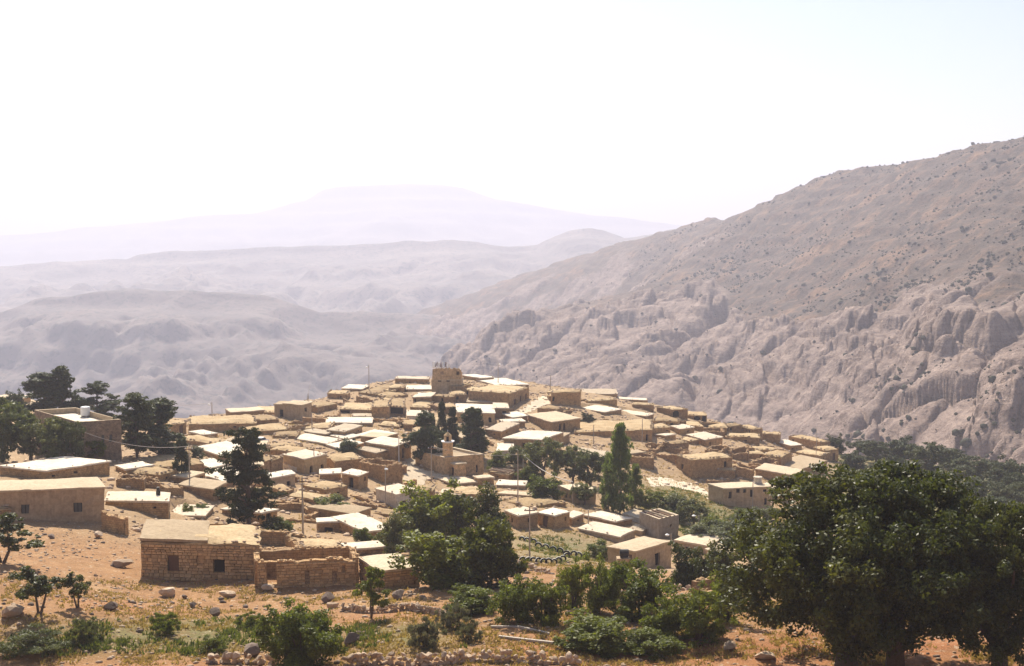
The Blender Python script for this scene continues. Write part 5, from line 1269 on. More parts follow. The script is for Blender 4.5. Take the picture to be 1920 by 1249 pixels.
for i, (u, vb, w, h, l) in enumerate([(1020, 905, 74, 82, 'grey green olive tree in front of the wide pale roof'), (1072, 912, 62, 72, 'grey green olive tree below the tilted white roof'), (1110, 915, 62, 66, 'grey green olive tree touching the poplar'), (985, 890, 60, 56, 'grey green olive tree beside the cable lamp pole'), (1095, 948, 44, 40, 'dark olive tree behind the square plastered house')]):
    plant('olive', u, vb, w, h, l, 'leaf_olive', 'olive_tree', var=i % 3)
for i, (u, vb, w, h, l) in enumerate([(1022, 938, 62, 46, 'bright green bush above the square plastered house'), (940, 888, 50, 40, 'fresh green bush against the little whitewashed house'), (992, 905, 44, 34, 'dark green bush under the cable lamp pole'), (654, 852, 40, 26, 'dark round bush growing between white roofs'), (623, 968, 62, 36, 'green bush in the rubble yard below the rounded rubble house'), (350, 955, 26, 18, 'small green bush on the terrace behind the large stone house'), (378, 955, 26, 14, 'low green bush beside the tall dark tree trunk'), (528, 1005, 42, 32, 'green bush above the open shed ruin'), (680, 1018, 36, 28, 'green bush at the edge of the tilted white roof'), (1000, 790, 4, 3, '')]):
    if l: plant('bush', u, vb, w, h, l, 'leaf_green' if i not in (3,) else 'leaf_pine', 'bush', 'bush', var=i % 3)
plant('bush', 1102, 792, 26, 20, 'dark thorn bush beside the largest earth roof', 'leaf_cypress', 'bush', 'bush', var=2)
# the dense green clump
for i, (u, vb, w, h, l, lf) in enumerate([(812, 1030, 130, 120, 'tall bright green tree at the back of the dense clump', 'leaf_green'), (902, 1035, 100, 118, 'dark rounded tree beside the tall bright green one', 'leaf_oak'), (830, 1104, 165, 112, 'broad bright green tree in front of the dense clump', 'leaf_green'), (915, 1098, 125, 130, 'dark green tree with a flat side towards the tyre garden', 'leaf_oak'), (745, 1040, 60, 76, 'thin spiky green tree beside the tilted white roof', 'leaf_olive'), (720, 1032, 50, 40, 'low green bush between the tilted roof and the dense clump', 'leaf_green')]):
    plant('bush', u, vb, w, h, l, lf, 'broad_tree', var=i % 3)
# the orchard
for i, (u, vb, w, h, l) in enumerate([(975, 1168, 105, 92, 'leafy orchard tree beside the stony ditch'), (1022, 1170, 92, 82, 'leafy orchard tree with open branches next to the ditch tree'), (1072, 1140, 58, 85, 'slim orchard tree with bare stem below the tyre garden'), (1122, 1150, 90, 100, 'orchard tree in front of the concrete house oven'), (1205, 1158, 118, 100, 'full orchard tree below the concrete house'), (1160, 1128, 70, 66, 'low orchard tree between two fuller ones'), (1245, 1195, 100, 86, 'orchard tree with yellowish top beside the shadowed soil'), (1312, 1200, 110, 92, 'orchard tree reaching under the great oak'), (1368, 1170, 76, 96, 'orchard tree pressed against the great oak crown')]):
    plant('orchard', u, vb, w, h, l, 'leaf_green', 'orchard_tree', group='orchard trees', var=i % 3)
for i, (u, vb, w, h, l) in enumerate([(1120, 1212, 140, 62, 'wide low green bush beside the irrigation channel'), (1222, 1222, 105, 48, 'low green bush at the end of the irrigation channel'), (1140, 1224, 36, 24, 'small bush on the irrigation channel edge'), (885, 1150, 95, 50, 'bright green bush above the stony terrace bank'), (1125, 1045, 52, 32, 'green vine spreading beside the concrete house'), (1298, 1098, 82, 78, 'dark round tree beside the concrete house'), (1350, 1092, 70, 70, 'dark tree between the concrete house and the great oak')]):
    plant('bush', u, vb, w, h, l, 'leaf_green' if i < 5 else 'leaf_oak', 'bush' if i < 5 else 'broad_tree', 'bush' if i < 5 else 'tree', var=i % 3)
plant('ball', 578, 1256, 150, 118, 'dense round green tree alone beside the dry stone wall', 'leaf_green', 'round_tree', var=1)
plant('sapling', 698, 1160, 62, 96, 'young twin stemmed tree in front of the small square stone house', 'leaf_green', 'young_tree')
plant('sapling', 74, 1155, 84, 92, 'small dark tree with three stems on the stony slope', 'leaf_oak', 'young_tree', var=1)
plant('sapling', 150, 1143, 58, 68, 'tiny tree with one lean stem beside the dark boulder', 'leaf_oak', 'young_tree', var=2)
plant('sapling', 14, 1060, 110, 92, 'bent young tree below the low rubble shed', 'leaf_oak', 'young_tree', var=0, rot=2.5)
# grey thistly shrubs on the terraces
for i, (u, vb, w, h, l) in enumerate([(800, 1215, 70, 50, 'grey thistle shrub on the terrace edge, larger of two'), (880, 1205, 48, 46, 'grey thistle shrub beside the orange soil'), (848, 1180, 62, 44, 'grey thistle shrub below the bright green bush'), (160, 1202, 66, 40, 'grey green shrub on the weedy terrace'), (60, 1225, 120, 44, 'wide grey green shrub at the terrace corner'), (310, 1190, 60, 36, 'green shrub in the middle of the weedy terrace'), (300, 1170, 40, 22, 'low green weeds clump above the terrace'), (400, 1225, 60, 30, 'low blue green weeds clump by the dry wall'), (470, 1180, 50, 28, 'green weed clump below the dark tilted boulder')]):
    plant('shrub', u, vb, w, h, l, 'leaf_grey' if i < 3 else 'leaf_olive' if i < 5 else 'leaf_green', 'shrub', 'shrub', var=i % 3)
# the green slope beyond the shoulder
rs = np.random.default_rng(12); k = 0
for (u, vb, w, h) in [(1565, 845, 36, 34), (1610, 850, 44, 30), (1640, 868, 50, 40), (1690, 868, 66, 46), (1740, 895, 80, 66), (1780, 888, 64, 46), (1700, 905, 70, 46), (1810, 910, 80, 52), (1850, 905, 60, 44), (1890, 915, 76, 52), (1760, 925, 74, 44), (1830, 940, 80, 46), (1890, 950, 74, 46), (1800, 965, 76, 44), (1720, 940, 60, 40), (1600, 880, 44, 32), (1655, 900, 56, 36), (1870, 975, 80, 44), (1915, 985, 60, 44), (1915, 935, 60, 44)]:
    L1 = 'dark round bush where the village shoulder ends' if k == 0 else 'grey green evergreen on the slope dropping behind the great oaks'
    plant('olive' if k % 3 else 'bush', u, vb, w, h, L1, 'leaf_pine', 'evergreen_tree', 'tree', None if k == 0 else 'evergreens on the slope behind the great oaks', var=k % 3); k += 1
for k, (u, vb, w, h) in enumerate([(1225, 962, 56, 40), (1262, 972, 60, 48), (1298, 985, 56, 50), (1335, 1000, 50, 34), (1370, 1010, 66, 40), (1405, 1000, 60, 36), (1240, 985, 44, 30), (1320, 1020, 70, 38), (1385, 1035, 70, 42), (1395, 975, 50, 22), (1440, 985, 60, 36)]):
    plant('bush' if k % 2 else 'olive', u, vb, w, h, 'green bush on the weedy slope below the long house with dark windows', 'leaf_olive' if k % 3 else 'leaf_green', 'bush', 'bush', 'bushes on the weedy slope', var=k % 3)

# weeds and dry grass: stuff
def tufts(name, label, n, polys, mat, size, blades, dmax=330, seed=1, spread=0.16):
    rng = np.random.default_rng(seed); us_, vs_ = [], []
    bb = [(min(p[0] for p in q), max(p[0] for p in q), min(p[1] for p in q), max(p[1] for p in q)) for q in polys]
    area = np.array([(b[1] - b[0]) * (b[3] - b[2]) for b in bb]); pts = []
    xx = rng.uniform(-70, 140, n * 14); yy = 78 + (dmax - 78) * rng.uniform(0, 1, n * 14) ** 1.8 ; zz = gz(xx, yy); u, v = project(np.stack([xx, yy, zz], -1))
    m = np.zeros(len(xx), bool)
    for q in polys: m |= in_poly(u, v, q)
    m &= fbm(xx / 3.0, yy / 3.0, 3, seed + 50) > rng.uniform(.35, .62, len(xx))
    if 'green' in name:                    # crop rows with bare strips between, and bare patches
        m &= (np.sin((yy + .22 * xx + 1.2 * fbm(xx / 9, yy / 9, 2, 5)) * 2 * math.pi / 1.5) > rng.uniform(-1.1, .5, len(xx))) & (fbm(xx / 7, yy / 7, 3, 58) > rng.uniform(.36, .5, len(xx)))
    j = np.nonzero(m)[0][:int(n * 1.3)]; j = j[~near_house(xx[j], yy[j], 0.3)]; m[:] = False; m[j] = True
    idx = np.nonzero(m)[0][:n]; xx, yy, zz = xx[idx], yy[idx], zz[idx]; n = len(xx)
    b = np.repeat(np.stack([xx, yy, zz], -1), blades, 0); N = n * blades
    b[:, :2] += rng.normal(size=(N, 2)) * spread; a = rng.uniform(0, 6.28, N); hgt = size * rng.uniform(.4, 1.3, N); lean = rng.normal(size=(N, 2)) * .45
    t = b + np.stack([lean[:, 0] * hgt, lean[:, 1] * hgt, hgt], -1); wv_ = np.stack([np.cos(a), np.sin(a), 0 * a], -1) * (0.06 + size * .09)
    V = np.stack([b - wv_, b + wv_, t], 1).reshape(-1, 3)
    V[:, 2] -= 0.03
    return tag(fast_mesh(name, V, np.arange(N * 3).reshape(N, 3), mat, lv=rng.uniform(0, 1, N)), label, 'weeds', kind='stuff')
_NH = {}
def near_house(x, y, m):
    x = np.atleast_1d(np.asarray(x, float)); y = np.atleast_1d(np.asarray(y, float))
    if _NH.get('n') != len(FOOT):
        Q = np.array([f[0] for f in FOOT]); e1 = Q[:, 0] - Q[:, 1]; e2 = Q[:, 2] - Q[:, 1]; det = e1[:, 0] * e2[:, 1] - e1[:, 1] * e2[:, 0]
        _NH.update(n=len(FOOT), b=Q[:, 1], e1=e1, e2=e2, det=det, l1=np.hypot(*e1.T), l2=np.hypot(*e2.T))
    r = np.zeros(len(x), bool); B, e1, e2, det, l1, l2 = (_NH[k] for k in ('b', 'e1', 'e2', 'det', 'l1', 'l2'))
    for i0 in range(0, len(x), 20000):
        dx = x[i0:i0 + 20000, None] - B[:, 0]; dy = y[i0:i0 + 20000, None] - B[:, 1]
        s = (dx * e2[:, 1] - dy * e2[:, 0]) / det; t = (dy * e1[:, 0] - dx * e1[:, 1]) / det
        r[i0:i0 + 20000] = ((s > -m / l1) & (s < 1 + m / l1) & (t > -m / l2) & (t < 1 + m / l2)).any(1)
    return r
tufts('green_weeds', 'low green weeds growing on the terraces', 15000, GREEN, 'grass_green', 0.36, 8, seed=3)
tufts('dry_grass', 'dry straw coloured grass over the slope', 10000, [[(0, 1080), (900, 1110), (1920, 1120), (1920, 1249), (0, 1249)], [(940, 990), (1180, 1000), (1180, 1070), (960, 1080)], [(1180, 880), (1480, 930), (1480, 1010), (1200, 960)]], 'grass_dry', 0.22, 7, seed=4)
tufts('village_weeds', 'thin dry weeds between the village houses', 2600, [[(240, 800), (600, 760), (1560, 860), (1200, 1000), (500, 1000)]], 'grass_dry', 0.3, 6, seed=6)

# ------------------------------------------------------------------ poles, cables, tyres, car, walls, stones
def lamp_pole(u, vt, vb, label, lamp=None, lean=0.0, r=0.09, mat='pole', group=None, name='lamp_pole', cross=False):
    p = hit(u, vb); s = p[1] / FPX; h = (vb - vt) * s; z = float(gz(np.array(p[0]), np.array(p[1])))
    o = thing(name, label, 'pole', (p[0], p[1], z), group); ln = lean * s
    v, f = tube_vf([(0, 0, -.4), (ln * .5, 0, h * .5), (ln, 0, h)], [r * 1.25, r, r * .75], 8); mesh('pole', v, f, mat, o)
    if lamp:
        dx, dz = lamp[0] * s, lamp[1] * s
        v, f = tube_vf([(ln, 0, h * .93), (ln + dx * .6, -.1, h * .93 + dz * .8), (ln + dx, -.15, h * .93 + dz)], .045, 6); arm = mesh('arm', v, f, mat, o)
        v, f = lathe_vf((ln + dx, -.18, h * .93 + dz - .12), [(.08, .2), (.30, .06), (.30, -.02), (.16, -.12)], 10); mesh('lamp_head', v, f, 'lamp', o)
    if cross:
        v, f = box_vf(ln, -.08, h * .93, 1.3, .1, .12); mesh('crossarm', v, f, 'wood', o)
        for x in (-.5, .5):
            v, f = lathe_vf((ln + x, -.08, h * .93 + .06), [(.05, 0), (.07, .08), (.04, .16)], 8); mesh('insulator', v, f, 'lamp', o)
    return np.array([p[0] + ln, p[1], z + h])
T = {}
T['a'] = lamp_pole(139, 800, 868, 'pale street lamp pole with arm in front of the parapet house', (-16, 5))
T['b'] = lamp_pole(90, 795, 868, 'thin bare pole among the leaning olive trees', name='utility_pole')
T['c'] = lamp_pole(398, 754, 792, 'street lamp pole on the long house at the brink', (-5, 0))
T['d'] = lamp_pole(282, 755, 806, 'distant lamp pole behind the spreading pine', (4, 0))
T['e'] = lamp_pole(310, 778, 862, 'short pole with white lamp beside the two pine trunks', (-12, 3))
T['f'] = lamp_pole(356, 835, 915, 'wooden pole beside the lone column cypress', None, cross=True, name='utility_pole')
T['g'] = lamp_pole(568, 893, 1002, 'tallest wooden pole, in the rubble yard by the open shed', None, cross=True, name='utility_pole', r=.12)
T['h'] = lamp_pole(585, 772, 806, 'thin pole between the two storey plastered house and the car', None, name='utility_pole')
T['i'] = lamp_pole(692, 684, 738, 'upper lamp pole at the brink of the village', (-4, 0))
T['j'] = lamp_pole(934, 678, 722, 'lamp pole on the skyline beside the tower house', (3, 0))
T['k'] = lamp_pole(1032, 703, 742, 'thin bare pole at the head of the street', None, name='utility_pole')
T['l'] = lamp_pole(589, 836, 884, 'thin pole rising before the house with arched windows', None, name='utility_pole')
T['m'] = lamp_pole(748, 815, 866, 'pale pole at the corner of the mosque square', None, mat='pole_pale')
T['n'] = lamp_pole(714, 840, 862, 'short pole on the house with the dark roof slot', None, name='utility_pole')
T['o'] = lamp_pole(723, 874, 948, 'lamp pole beside the whitewashed corner house', (2, 2))
T['p'] = lamp_pole(809, 834, 902, 'wooden pole with crossarm in front of the mosque', None, cross=True, name='utility_pole')
T['q'] = lamp_pole(971, 838, 944, 'tall wooden pole below the mosque platform', None, name='utility_pole')
T['r'] = lamp_pole(981, 851, 903, 'lamp pole carrying the thick pale cable', (4, 2))
T['s'] = lamp_pole(1074, 903, 946, 'pole in front of the square plastered house', None, name='utility_pole')
T['t'] = lamp_pole(993, 948, 1050, 'wooden pole standing in the tyre garden', None, cross=True, name='utility_pole')
T['u'] = lamp_pole(1113, 795, 832, 'thin pole against the largest earth roof house', None, name='utility_pole')
T['v'] = lamp_pole(1204, 786, 832, 'thin pole at the end of the largest earth roof', None, name='utility_pole')
T['w'] = lamp_pole(1411, 903, 956, 'pole in front of the long house with dark windows', None, name='utility_pole')
T['x'] = lamp_pole(1310, 966, 1000, 'street lamp on the weedy slope', (-10, 3))
T['y'] = lamp_pole(1258, 998, 1042, 'street lamp behind the square concrete house', (-8, 3))
T['z'] = lamp_pole(1652, 821, 868, 'leaning white pole on the green slope', None, lean=-14, mat='pole_pale', name='utility_pole')
T['aa'] = lamp_pole(1103, 955, 990, 'thin pole above the broad white roofed house', None, name='utility_pole')
T['bb'] = lamp_pole(972, 700, 742, '', None) if False else None
def cable(a, b, sag, label, r=.035, mat='cable'):
    a, b = np.asarray(a, float), np.asarray(b, float); pts = [tuple(a + (b - a) * t + np.array([0, 0, -sag * 4 * t * (1 - t)])) for t in np.linspace(0, 1, 13)]
    o0 = a.copy(); v, f = tube_vf([tuple(np.array(p) - o0) for p in pts], r, 5)
    o = mesh('cable', v, f, mat); o.location = Vector(o0.tolist()); tag(o, label, 'cable')
cable(T['d'], T['c'], .6, 'sagging wire between the two lamp poles at the brink', .03)
cable(T['r'] + np.array([0, 0, -.1]), T['s'], .9, 'thick pale cable sloping down to the square plastered house', .07)
cable(T['p'], T['r'], .8, 'wire from the mosque pole to the cable lamp pole', .03)
cable(T['a'], T['f'], 1.2, 'wire from the parapet house lamp to the cypress pole', .03)
p_ = hit(1530, 868); cable((p_[0], p_[1], p_[2] + 8.3), T['z'], 1.6, 'wire hanging down to the leaning white pole', .05)
T['cc'] = lamp_pole(1530, 797, 866, 'bare pole on the last earth roofs of the shoulder', None, name='utility_pole', r=.06)
# radio mast by the brink
p = hit(578, 772); s = p[1] / FPX; mz = float(gz(np.array(p[0]), np.array(p[1])))
ma = thing('radio_mast', 'slim lattice mast with pale antenna at the village brink', 'mast', (p[0], p[1], mz))
hh_ = 52 * s
v, f = join([tube_vf([(-.5, 0, -.3), (.0, 0, hh_ * .7)], .06, 5), tube_vf([(.5, 0, -.3), (.0, 0, hh_ * .7)], .06, 5)] + [tube_vf([(-.5 * (1 - t), 0, hh_ * .7 * t), (.5 * (1 - t - .1), 0, hh_ * .7 * (t + .1))], .035, 4) for t in (.1, .3, .5, .7)]); mesh('lattice', v, f, 'pole', ma)
v, f = tube_vf([(0, 0, hh_ * .65), (.5, 0, hh_)], .05, 5); mesh('antenna', v, f, 'pole_pale', ma)
# tyres half sunk along the garden beds
def tyre(u, v_, R, rz, label, group):
    p = hit(u, v_); z = float(gz(np.array(p[0]), np.array(p[1])))
    o = thing('tyre', label, 'tyre', (p[0], p[1], z + R * .32), group); o.rotation_euler = (math.radians(random.uniform(-8, 8)), 0, rz)
    V, F = [], []; n, m = 18, 8
    for i in range(n):
        a = 2 * math.pi * i / n
        for j in range(m):
            b = 2 * math.pi * j / m; rr = R * .80 + R * .22 * math.cos(b) * (1 if math.cos(b) > 0 else 1.1)
            V.append((rr * math.cos(a), R * .26 * math.sin(b), rr * math.sin(a)))
    for i in range(n):
        for j in range(m): F.append((i * m + j, i * m + (j + 1) % m, ((i + 1) % n) * m + (j + 1) % m, ((i + 1) % n) * m + j))
    mesh('rubber', V, F, 'rubber', o)
    V2, F2 = [], []                       # whitewashed band round the tread
    for i in range(n):
        a = 2 * math.pi * i / n
        for y in (-R * .1, R * .1): V2.append((R * 1.035 * math.cos(a), y, R * 1.035 * math.sin(a)))
        F2.append((2 * i, 2 * i + 1, (2 * i + 3) % (2 * n), (2 * i + 2) % (2 * n)))
    mesh('painted_band', V2, F2, 'tyre_paint', o)
up_ = [(380, 745), (435, 790), (520, 815), (605, 835), (690, 860), (765, 888), (850, 900), (905, 905), (300, 735), (245, 720)]
for i, (x, y) in enumerate(up_): tyre(*px('f5', (x, y)), .52, random.uniform(-.3, .3) - .25, 'half buried tyre in the upper curved row of the garden', 'upper row of garden tyres')
lo_ = [(250, 972), (315, 980), (375, 985), (435, 992), (495, 998), (555, 998), (615, 985), (670, 968), (720, 948), (765, 930)]
for i, (x, y) in enumerate(lo_): tyre(*px('f5', (x, y)), .46, random.uniform(-.3, .3) + .25, 'half buried tyre in the lower whitened row of the garden', 'lower row of garden tyres')
# the parked car
p = hit(487, 836); z = float(gz(np.array(p[0]), np.array(p[1]))); cr_ = thing('parked_car', 'small white car parked beside the largest plain white roof', 'car', (p[0], p[1], z + .05)); cr_.rotation_euler = (0, 0, 1.25)
def sect(prof, w, taper=1.0):
    V = [(x, -w / 2 * (taper if zz_ > 1.0 else 1), zz_) for x, zz_ in prof] + [(x, w / 2 * (taper if zz_ > 1.0 else 1), zz_) for x, zz_ in prof]; n = len(prof)
    return V, [tuple(range(n)), tuple(range(2 * n - 1, n - 1, -1))] + [(i, n + i, n + (i + 1) % n, (i + 1) % n) for i in range(n)]
v, f = sect([(-2, .3), (-2.05, .75), (-1.9, .92), (-.95, .98), (1.2, .98), (1.95, .85), (2.05, .6), (2, .3)], 1.65); mesh('body', v, f, 'white_paint', cr_)
v, f = sect([(-1.0, .97), (-.45, 1.42), (.75, 1.44), (1.35, .97)], 1.5, .86); cb = mesh('cabin', v, f, 'glass', cr_)
v, f = box_vf(.15, 0, 1.45, 1.25, 1.3, .06); mesh('roof_panel', v, f, 'white_paint', cb)
for x in (-1.25, 1.25):
    for y in (-.78, .78):
        v, f = lathe_vf((0, 0, -.09), [(.2, 0), (.31, .02), (.31, .16), (.2, .18)], 14); v = [(x + a, y + c, .3 + b) for a, b, c in v]; mesh('wheel', v, f, 'rubber', cr_)
for y in (-.6, .6):
    v, f = box_vf(-2.04, y, .68, .05, .3, .16); mesh('headlight', v, f, 'lamp', cr_)

# stones: shapes shared by every rock
ROCKS = []
rr_ = np.random.default_rng(21); iv, if_ = ico()
mid = {}
def subd(V, F):
    V = [tuple(v) for v in V]; nf = []; cache = {}
    def m_(a, b):
        k = (min(a, b), max(a, b))
        if k not in cache:
            q = np.add(V[a], V[b]); V.append(tuple(q / np.linalg.norm(q))); cache[k] = len(V) - 1
        return cache[k]
    for a, b, c in F:
        ab, bc, ca_ = m_(a, b), m_(b, c), m_(c, a); nf += [(a, ab, ca_), (ab, b, bc), (ca_, bc, c), (ab, bc, ca_)]
    return np.array(V), nf
sv, sf = subd(iv, [tuple(int(i) for i in t) for t in if_])
for k in range(8):
    V = sv.copy() * rr_.uniform(.82, 1.12, (len(sv), 1)); nrm = rr_.normal(size=(11, 3)); nrm /= np.linalg.norm(nrm, axis=1)[:, None]
    for q_ in nrm:                       # chop flat facets
        dd_ = V @ q_; over = dd_ > .56; V[over] -= np.outer(dd_[over] - .56, q_)
    me = bpy.data.meshes.new('rock'); me.from_pydata(V.tolist(), [], sf); me.materials.append(M['rock']); me.update(); ROCKS.append(me)
DARK = []
for me in ROCKS[:4]:
    d_ = me.copy(); d_.materials.clear(); d_.materials.append(M['rock_dark']); DARK.append(d_)
def boulder(u, v_, w, h, label, dark=False, k=0, group=None):
    p = hit(u, v_); s = p[1] / FPX; o = bpy.data.objects.new('boulder', (DARK if dark else ROCKS)[k % (4 if dark else 8)]); link(o)
    z = float(gz(np.array(p[0]), np.array(p[1]))); o.location = (p[0], p[1] + w * s * .3, z + h * s * .32); o.scale = (w * s * .62, w * s * .5, h * s * .62); o.rotation_euler = (random.uniform(-.3, .3), random.uniform(-.2, .2), random.uniform(0, 6.28))
    tag(o, label, 'boulder', group)
for i, (u, v_, w, h, l, d_) in enumerate([(402, 1155, 26, 20, 'dark tilted boulder above the weedy terrace', True), (205, 1148, 28, 18, 'dark rounded boulder beside the tiny tree', True), (310, 1120, 44, 18, 'long pale slab boulder on the stony slope', False), (428, 1122, 36, 15, 'rounded tan boulder in front of the dark doorway', False), (500, 1112, 34, 16, 'tan boulder pile head below the ruin', False), (22, 1165, 54, 26, 'big grey boulder beside the three stemmed small tree', False), (225, 1066, 40, 18, 'grey rock heap at the corner of the large stone house', False), (95, 1013, 18, 9, 'dark rock below the long plastered house', True), (183, 1010, 20, 14, 'tan rock at the broken wall stub', False), (612, 1130, 30, 20, 'pointed dark rock at the end of the stony terrace', True), (620, 1142, 26, 14, 'white rock leaning on the pointed dark rock', False), (745, 1130, 30, 18, 'dark hollow rock behind the young twin stemmed tree', True), (905, 1135, 44, 28, 'dark rock outcrop beside the orchard ditch', True), (655, 1215, 34, 22, 'dark angular stone at the dry wall end', True), (470, 1240, 44, 26, 'dark angular block at the dry wall by the round tree', True), (360, 1140, 16, 12, 'small dark stone beside the long pale slab', True), (345, 1125, 14, 10, 'little dark shrub like stone above the slab', True), (1440, 1240, 40, 16, 'pale slab near the shade of the great oak', False), (1370, 1222, 36, 14, 'pale flat stone at the channel end', False)]):
    boulder(u, v_, w, h, l, d_, i)
# dry stone walls: every stone an object
def dry_wall(path, courses, size, label, seed, name='dry_stone_wall', jag=0.3):
    rng = np.random.default_rng(seed); P = [hit(*q) for q in path]; o0 = P[0].copy(); o0[2] = float(gz(np.array(o0[0]), np.array(o0[1])))
    r = thing(name, label, 'wall', o0); cnt = 0
    for a, b in zip(P[:-1], P[1:]):
        L = float(np.hypot(*(b - a)[:2])); n = max(1, int(L / (size * .66)))
        for c in range(courses):
            for i in range(n):
                if c == courses - 1 and rng.uniform() < jag: continue
                t = (i + .5 + rng.uniform(-.25, .25) + .5 * (c % 2)) / n; x, y = (a + (b - a) * t)[:2]; y += rng.uniform(-.18, .18) * size
                z = float(gz(np.array(x), np.array(y))); s_ = size * rng.uniform(.7, 1.35)
                o = bpy.data.objects.new('stone', ROCKS[rng.integers(8)]); link(o, r); cnt += 1
                o.location = (x - o0[0], y - o0[1], z - o0[2] + (c + .3) * size * .55); o.scale = (s_ * .56, s_ * .5, s_ * rng.uniform(.34, .46)); o.rotation_euler = (rng.uniform(-.3, .3), rng.uniform(-.3, .3), rng.uniform(0, 6.28))
    return cnt
c1_ = dry_wall([(645, 1248), (760, 1246), (880, 1246), (1000, 1247), (1085, 1250)], 3, .56, 'dry stone wall of loose boulders along the lower terrace', 3)
c2_ = dry_wall([(385, 1250), (470, 1247), (515, 1248)], 2, .7, 'short dry stone wall of dark blocks beside the round tree', 5)
c3_ = dry_wall([(640, 1146), (700, 1148), (760, 1145), (820, 1155), (850, 1170)], 3, .42, 'reddish stony terrace bank behind the young twin stemmed tree', 7)
c4_ = dry_wall([(965, 1062), (1000, 1068), (1030, 1075)], 2, .5, 'low stone edging below the tyre garden', 9)
c5_ = dry_wall([(1245, 1098), (1290, 1106), (1330, 1108)], 2, .55, 'tumbled field wall below the concrete house', 11)
# irrigation channel beams
def beam(path, w, label):
    P = [hit(*q) for q in path]; P = [np.array([p[0], p[1], float(gz(np.array(p[0]), np.array(p[1]))) + .16]) for p in P]; o0 = P[0]
    r = thing('irrigation_channel', label, 'channel', o0)
    for a, b in zip(P[:-1], P[1:]):
        c = (a + b) / 2 - o0; L = float(np.linalg.norm(b - a)); v, f = box_vf(0, 0, -.08, L - .02, w * .55, .16)
        o = mesh('segment', v, f, 'concrete', r); o.location = Vector(c.tolist()); d = Vector((b - a).tolist()); o.rotation_euler = d.to_track_quat('X', 'Z').to_euler()
beam([(920, 1178), (975, 1184), (1030, 1194)], .3, 'thin concrete channel behind the orange soil')
beam([(935, 1198), (990, 1203), (1050, 1208), (1115, 1214)], .35, 'long pale concrete channel in front of the wide low bush')
beam([(1160, 1212), (1200, 1218), (1250, 1226)], .35, 'pale stone kerb running under the low green bush')

# filler between the houses: low walls and small roofs, all resting in the gaps of the village
rf = np.random.default_rng(77); VIL = [(300, 905), (360, 800), (520, 775), (640, 755), (720, 730), (1000, 735), (1240, 775), (1540, 850), (1440, 900), (1340, 905), (1190, 870), (1000, 850), (940, 960), (800, 940), (700, 960), (620, 985), (530, 975)]
FB = [(D_, pl, (min(q[0] for q in pl), max(q[0] for q in pl), min(q[1] for q in pl), max(q[1] for q in pl))) for D_, pl in FACES]
nw = 0; tries = 0
def zone(u, v):
    if u < 560: return 'near the tall dark tree'
    if u < 760: return 'among the white roofs facing the mosque' if v > 790 else 'on the upper slope facing the far ridges'
    if u < 1010: return 'under the tower house' if v < 800 else 'below the mosque square'
    if u < 1190: return 'between the street and the poplar'
    return 'among the ruins of the far shoulder'
hut_label = lambda u, v: 'low earth roofed hut squeezed between houses ' + zone(u, v)
wall_label = lambda u, v: 'tumbled rubble wall between houses ' + zone(u, v)
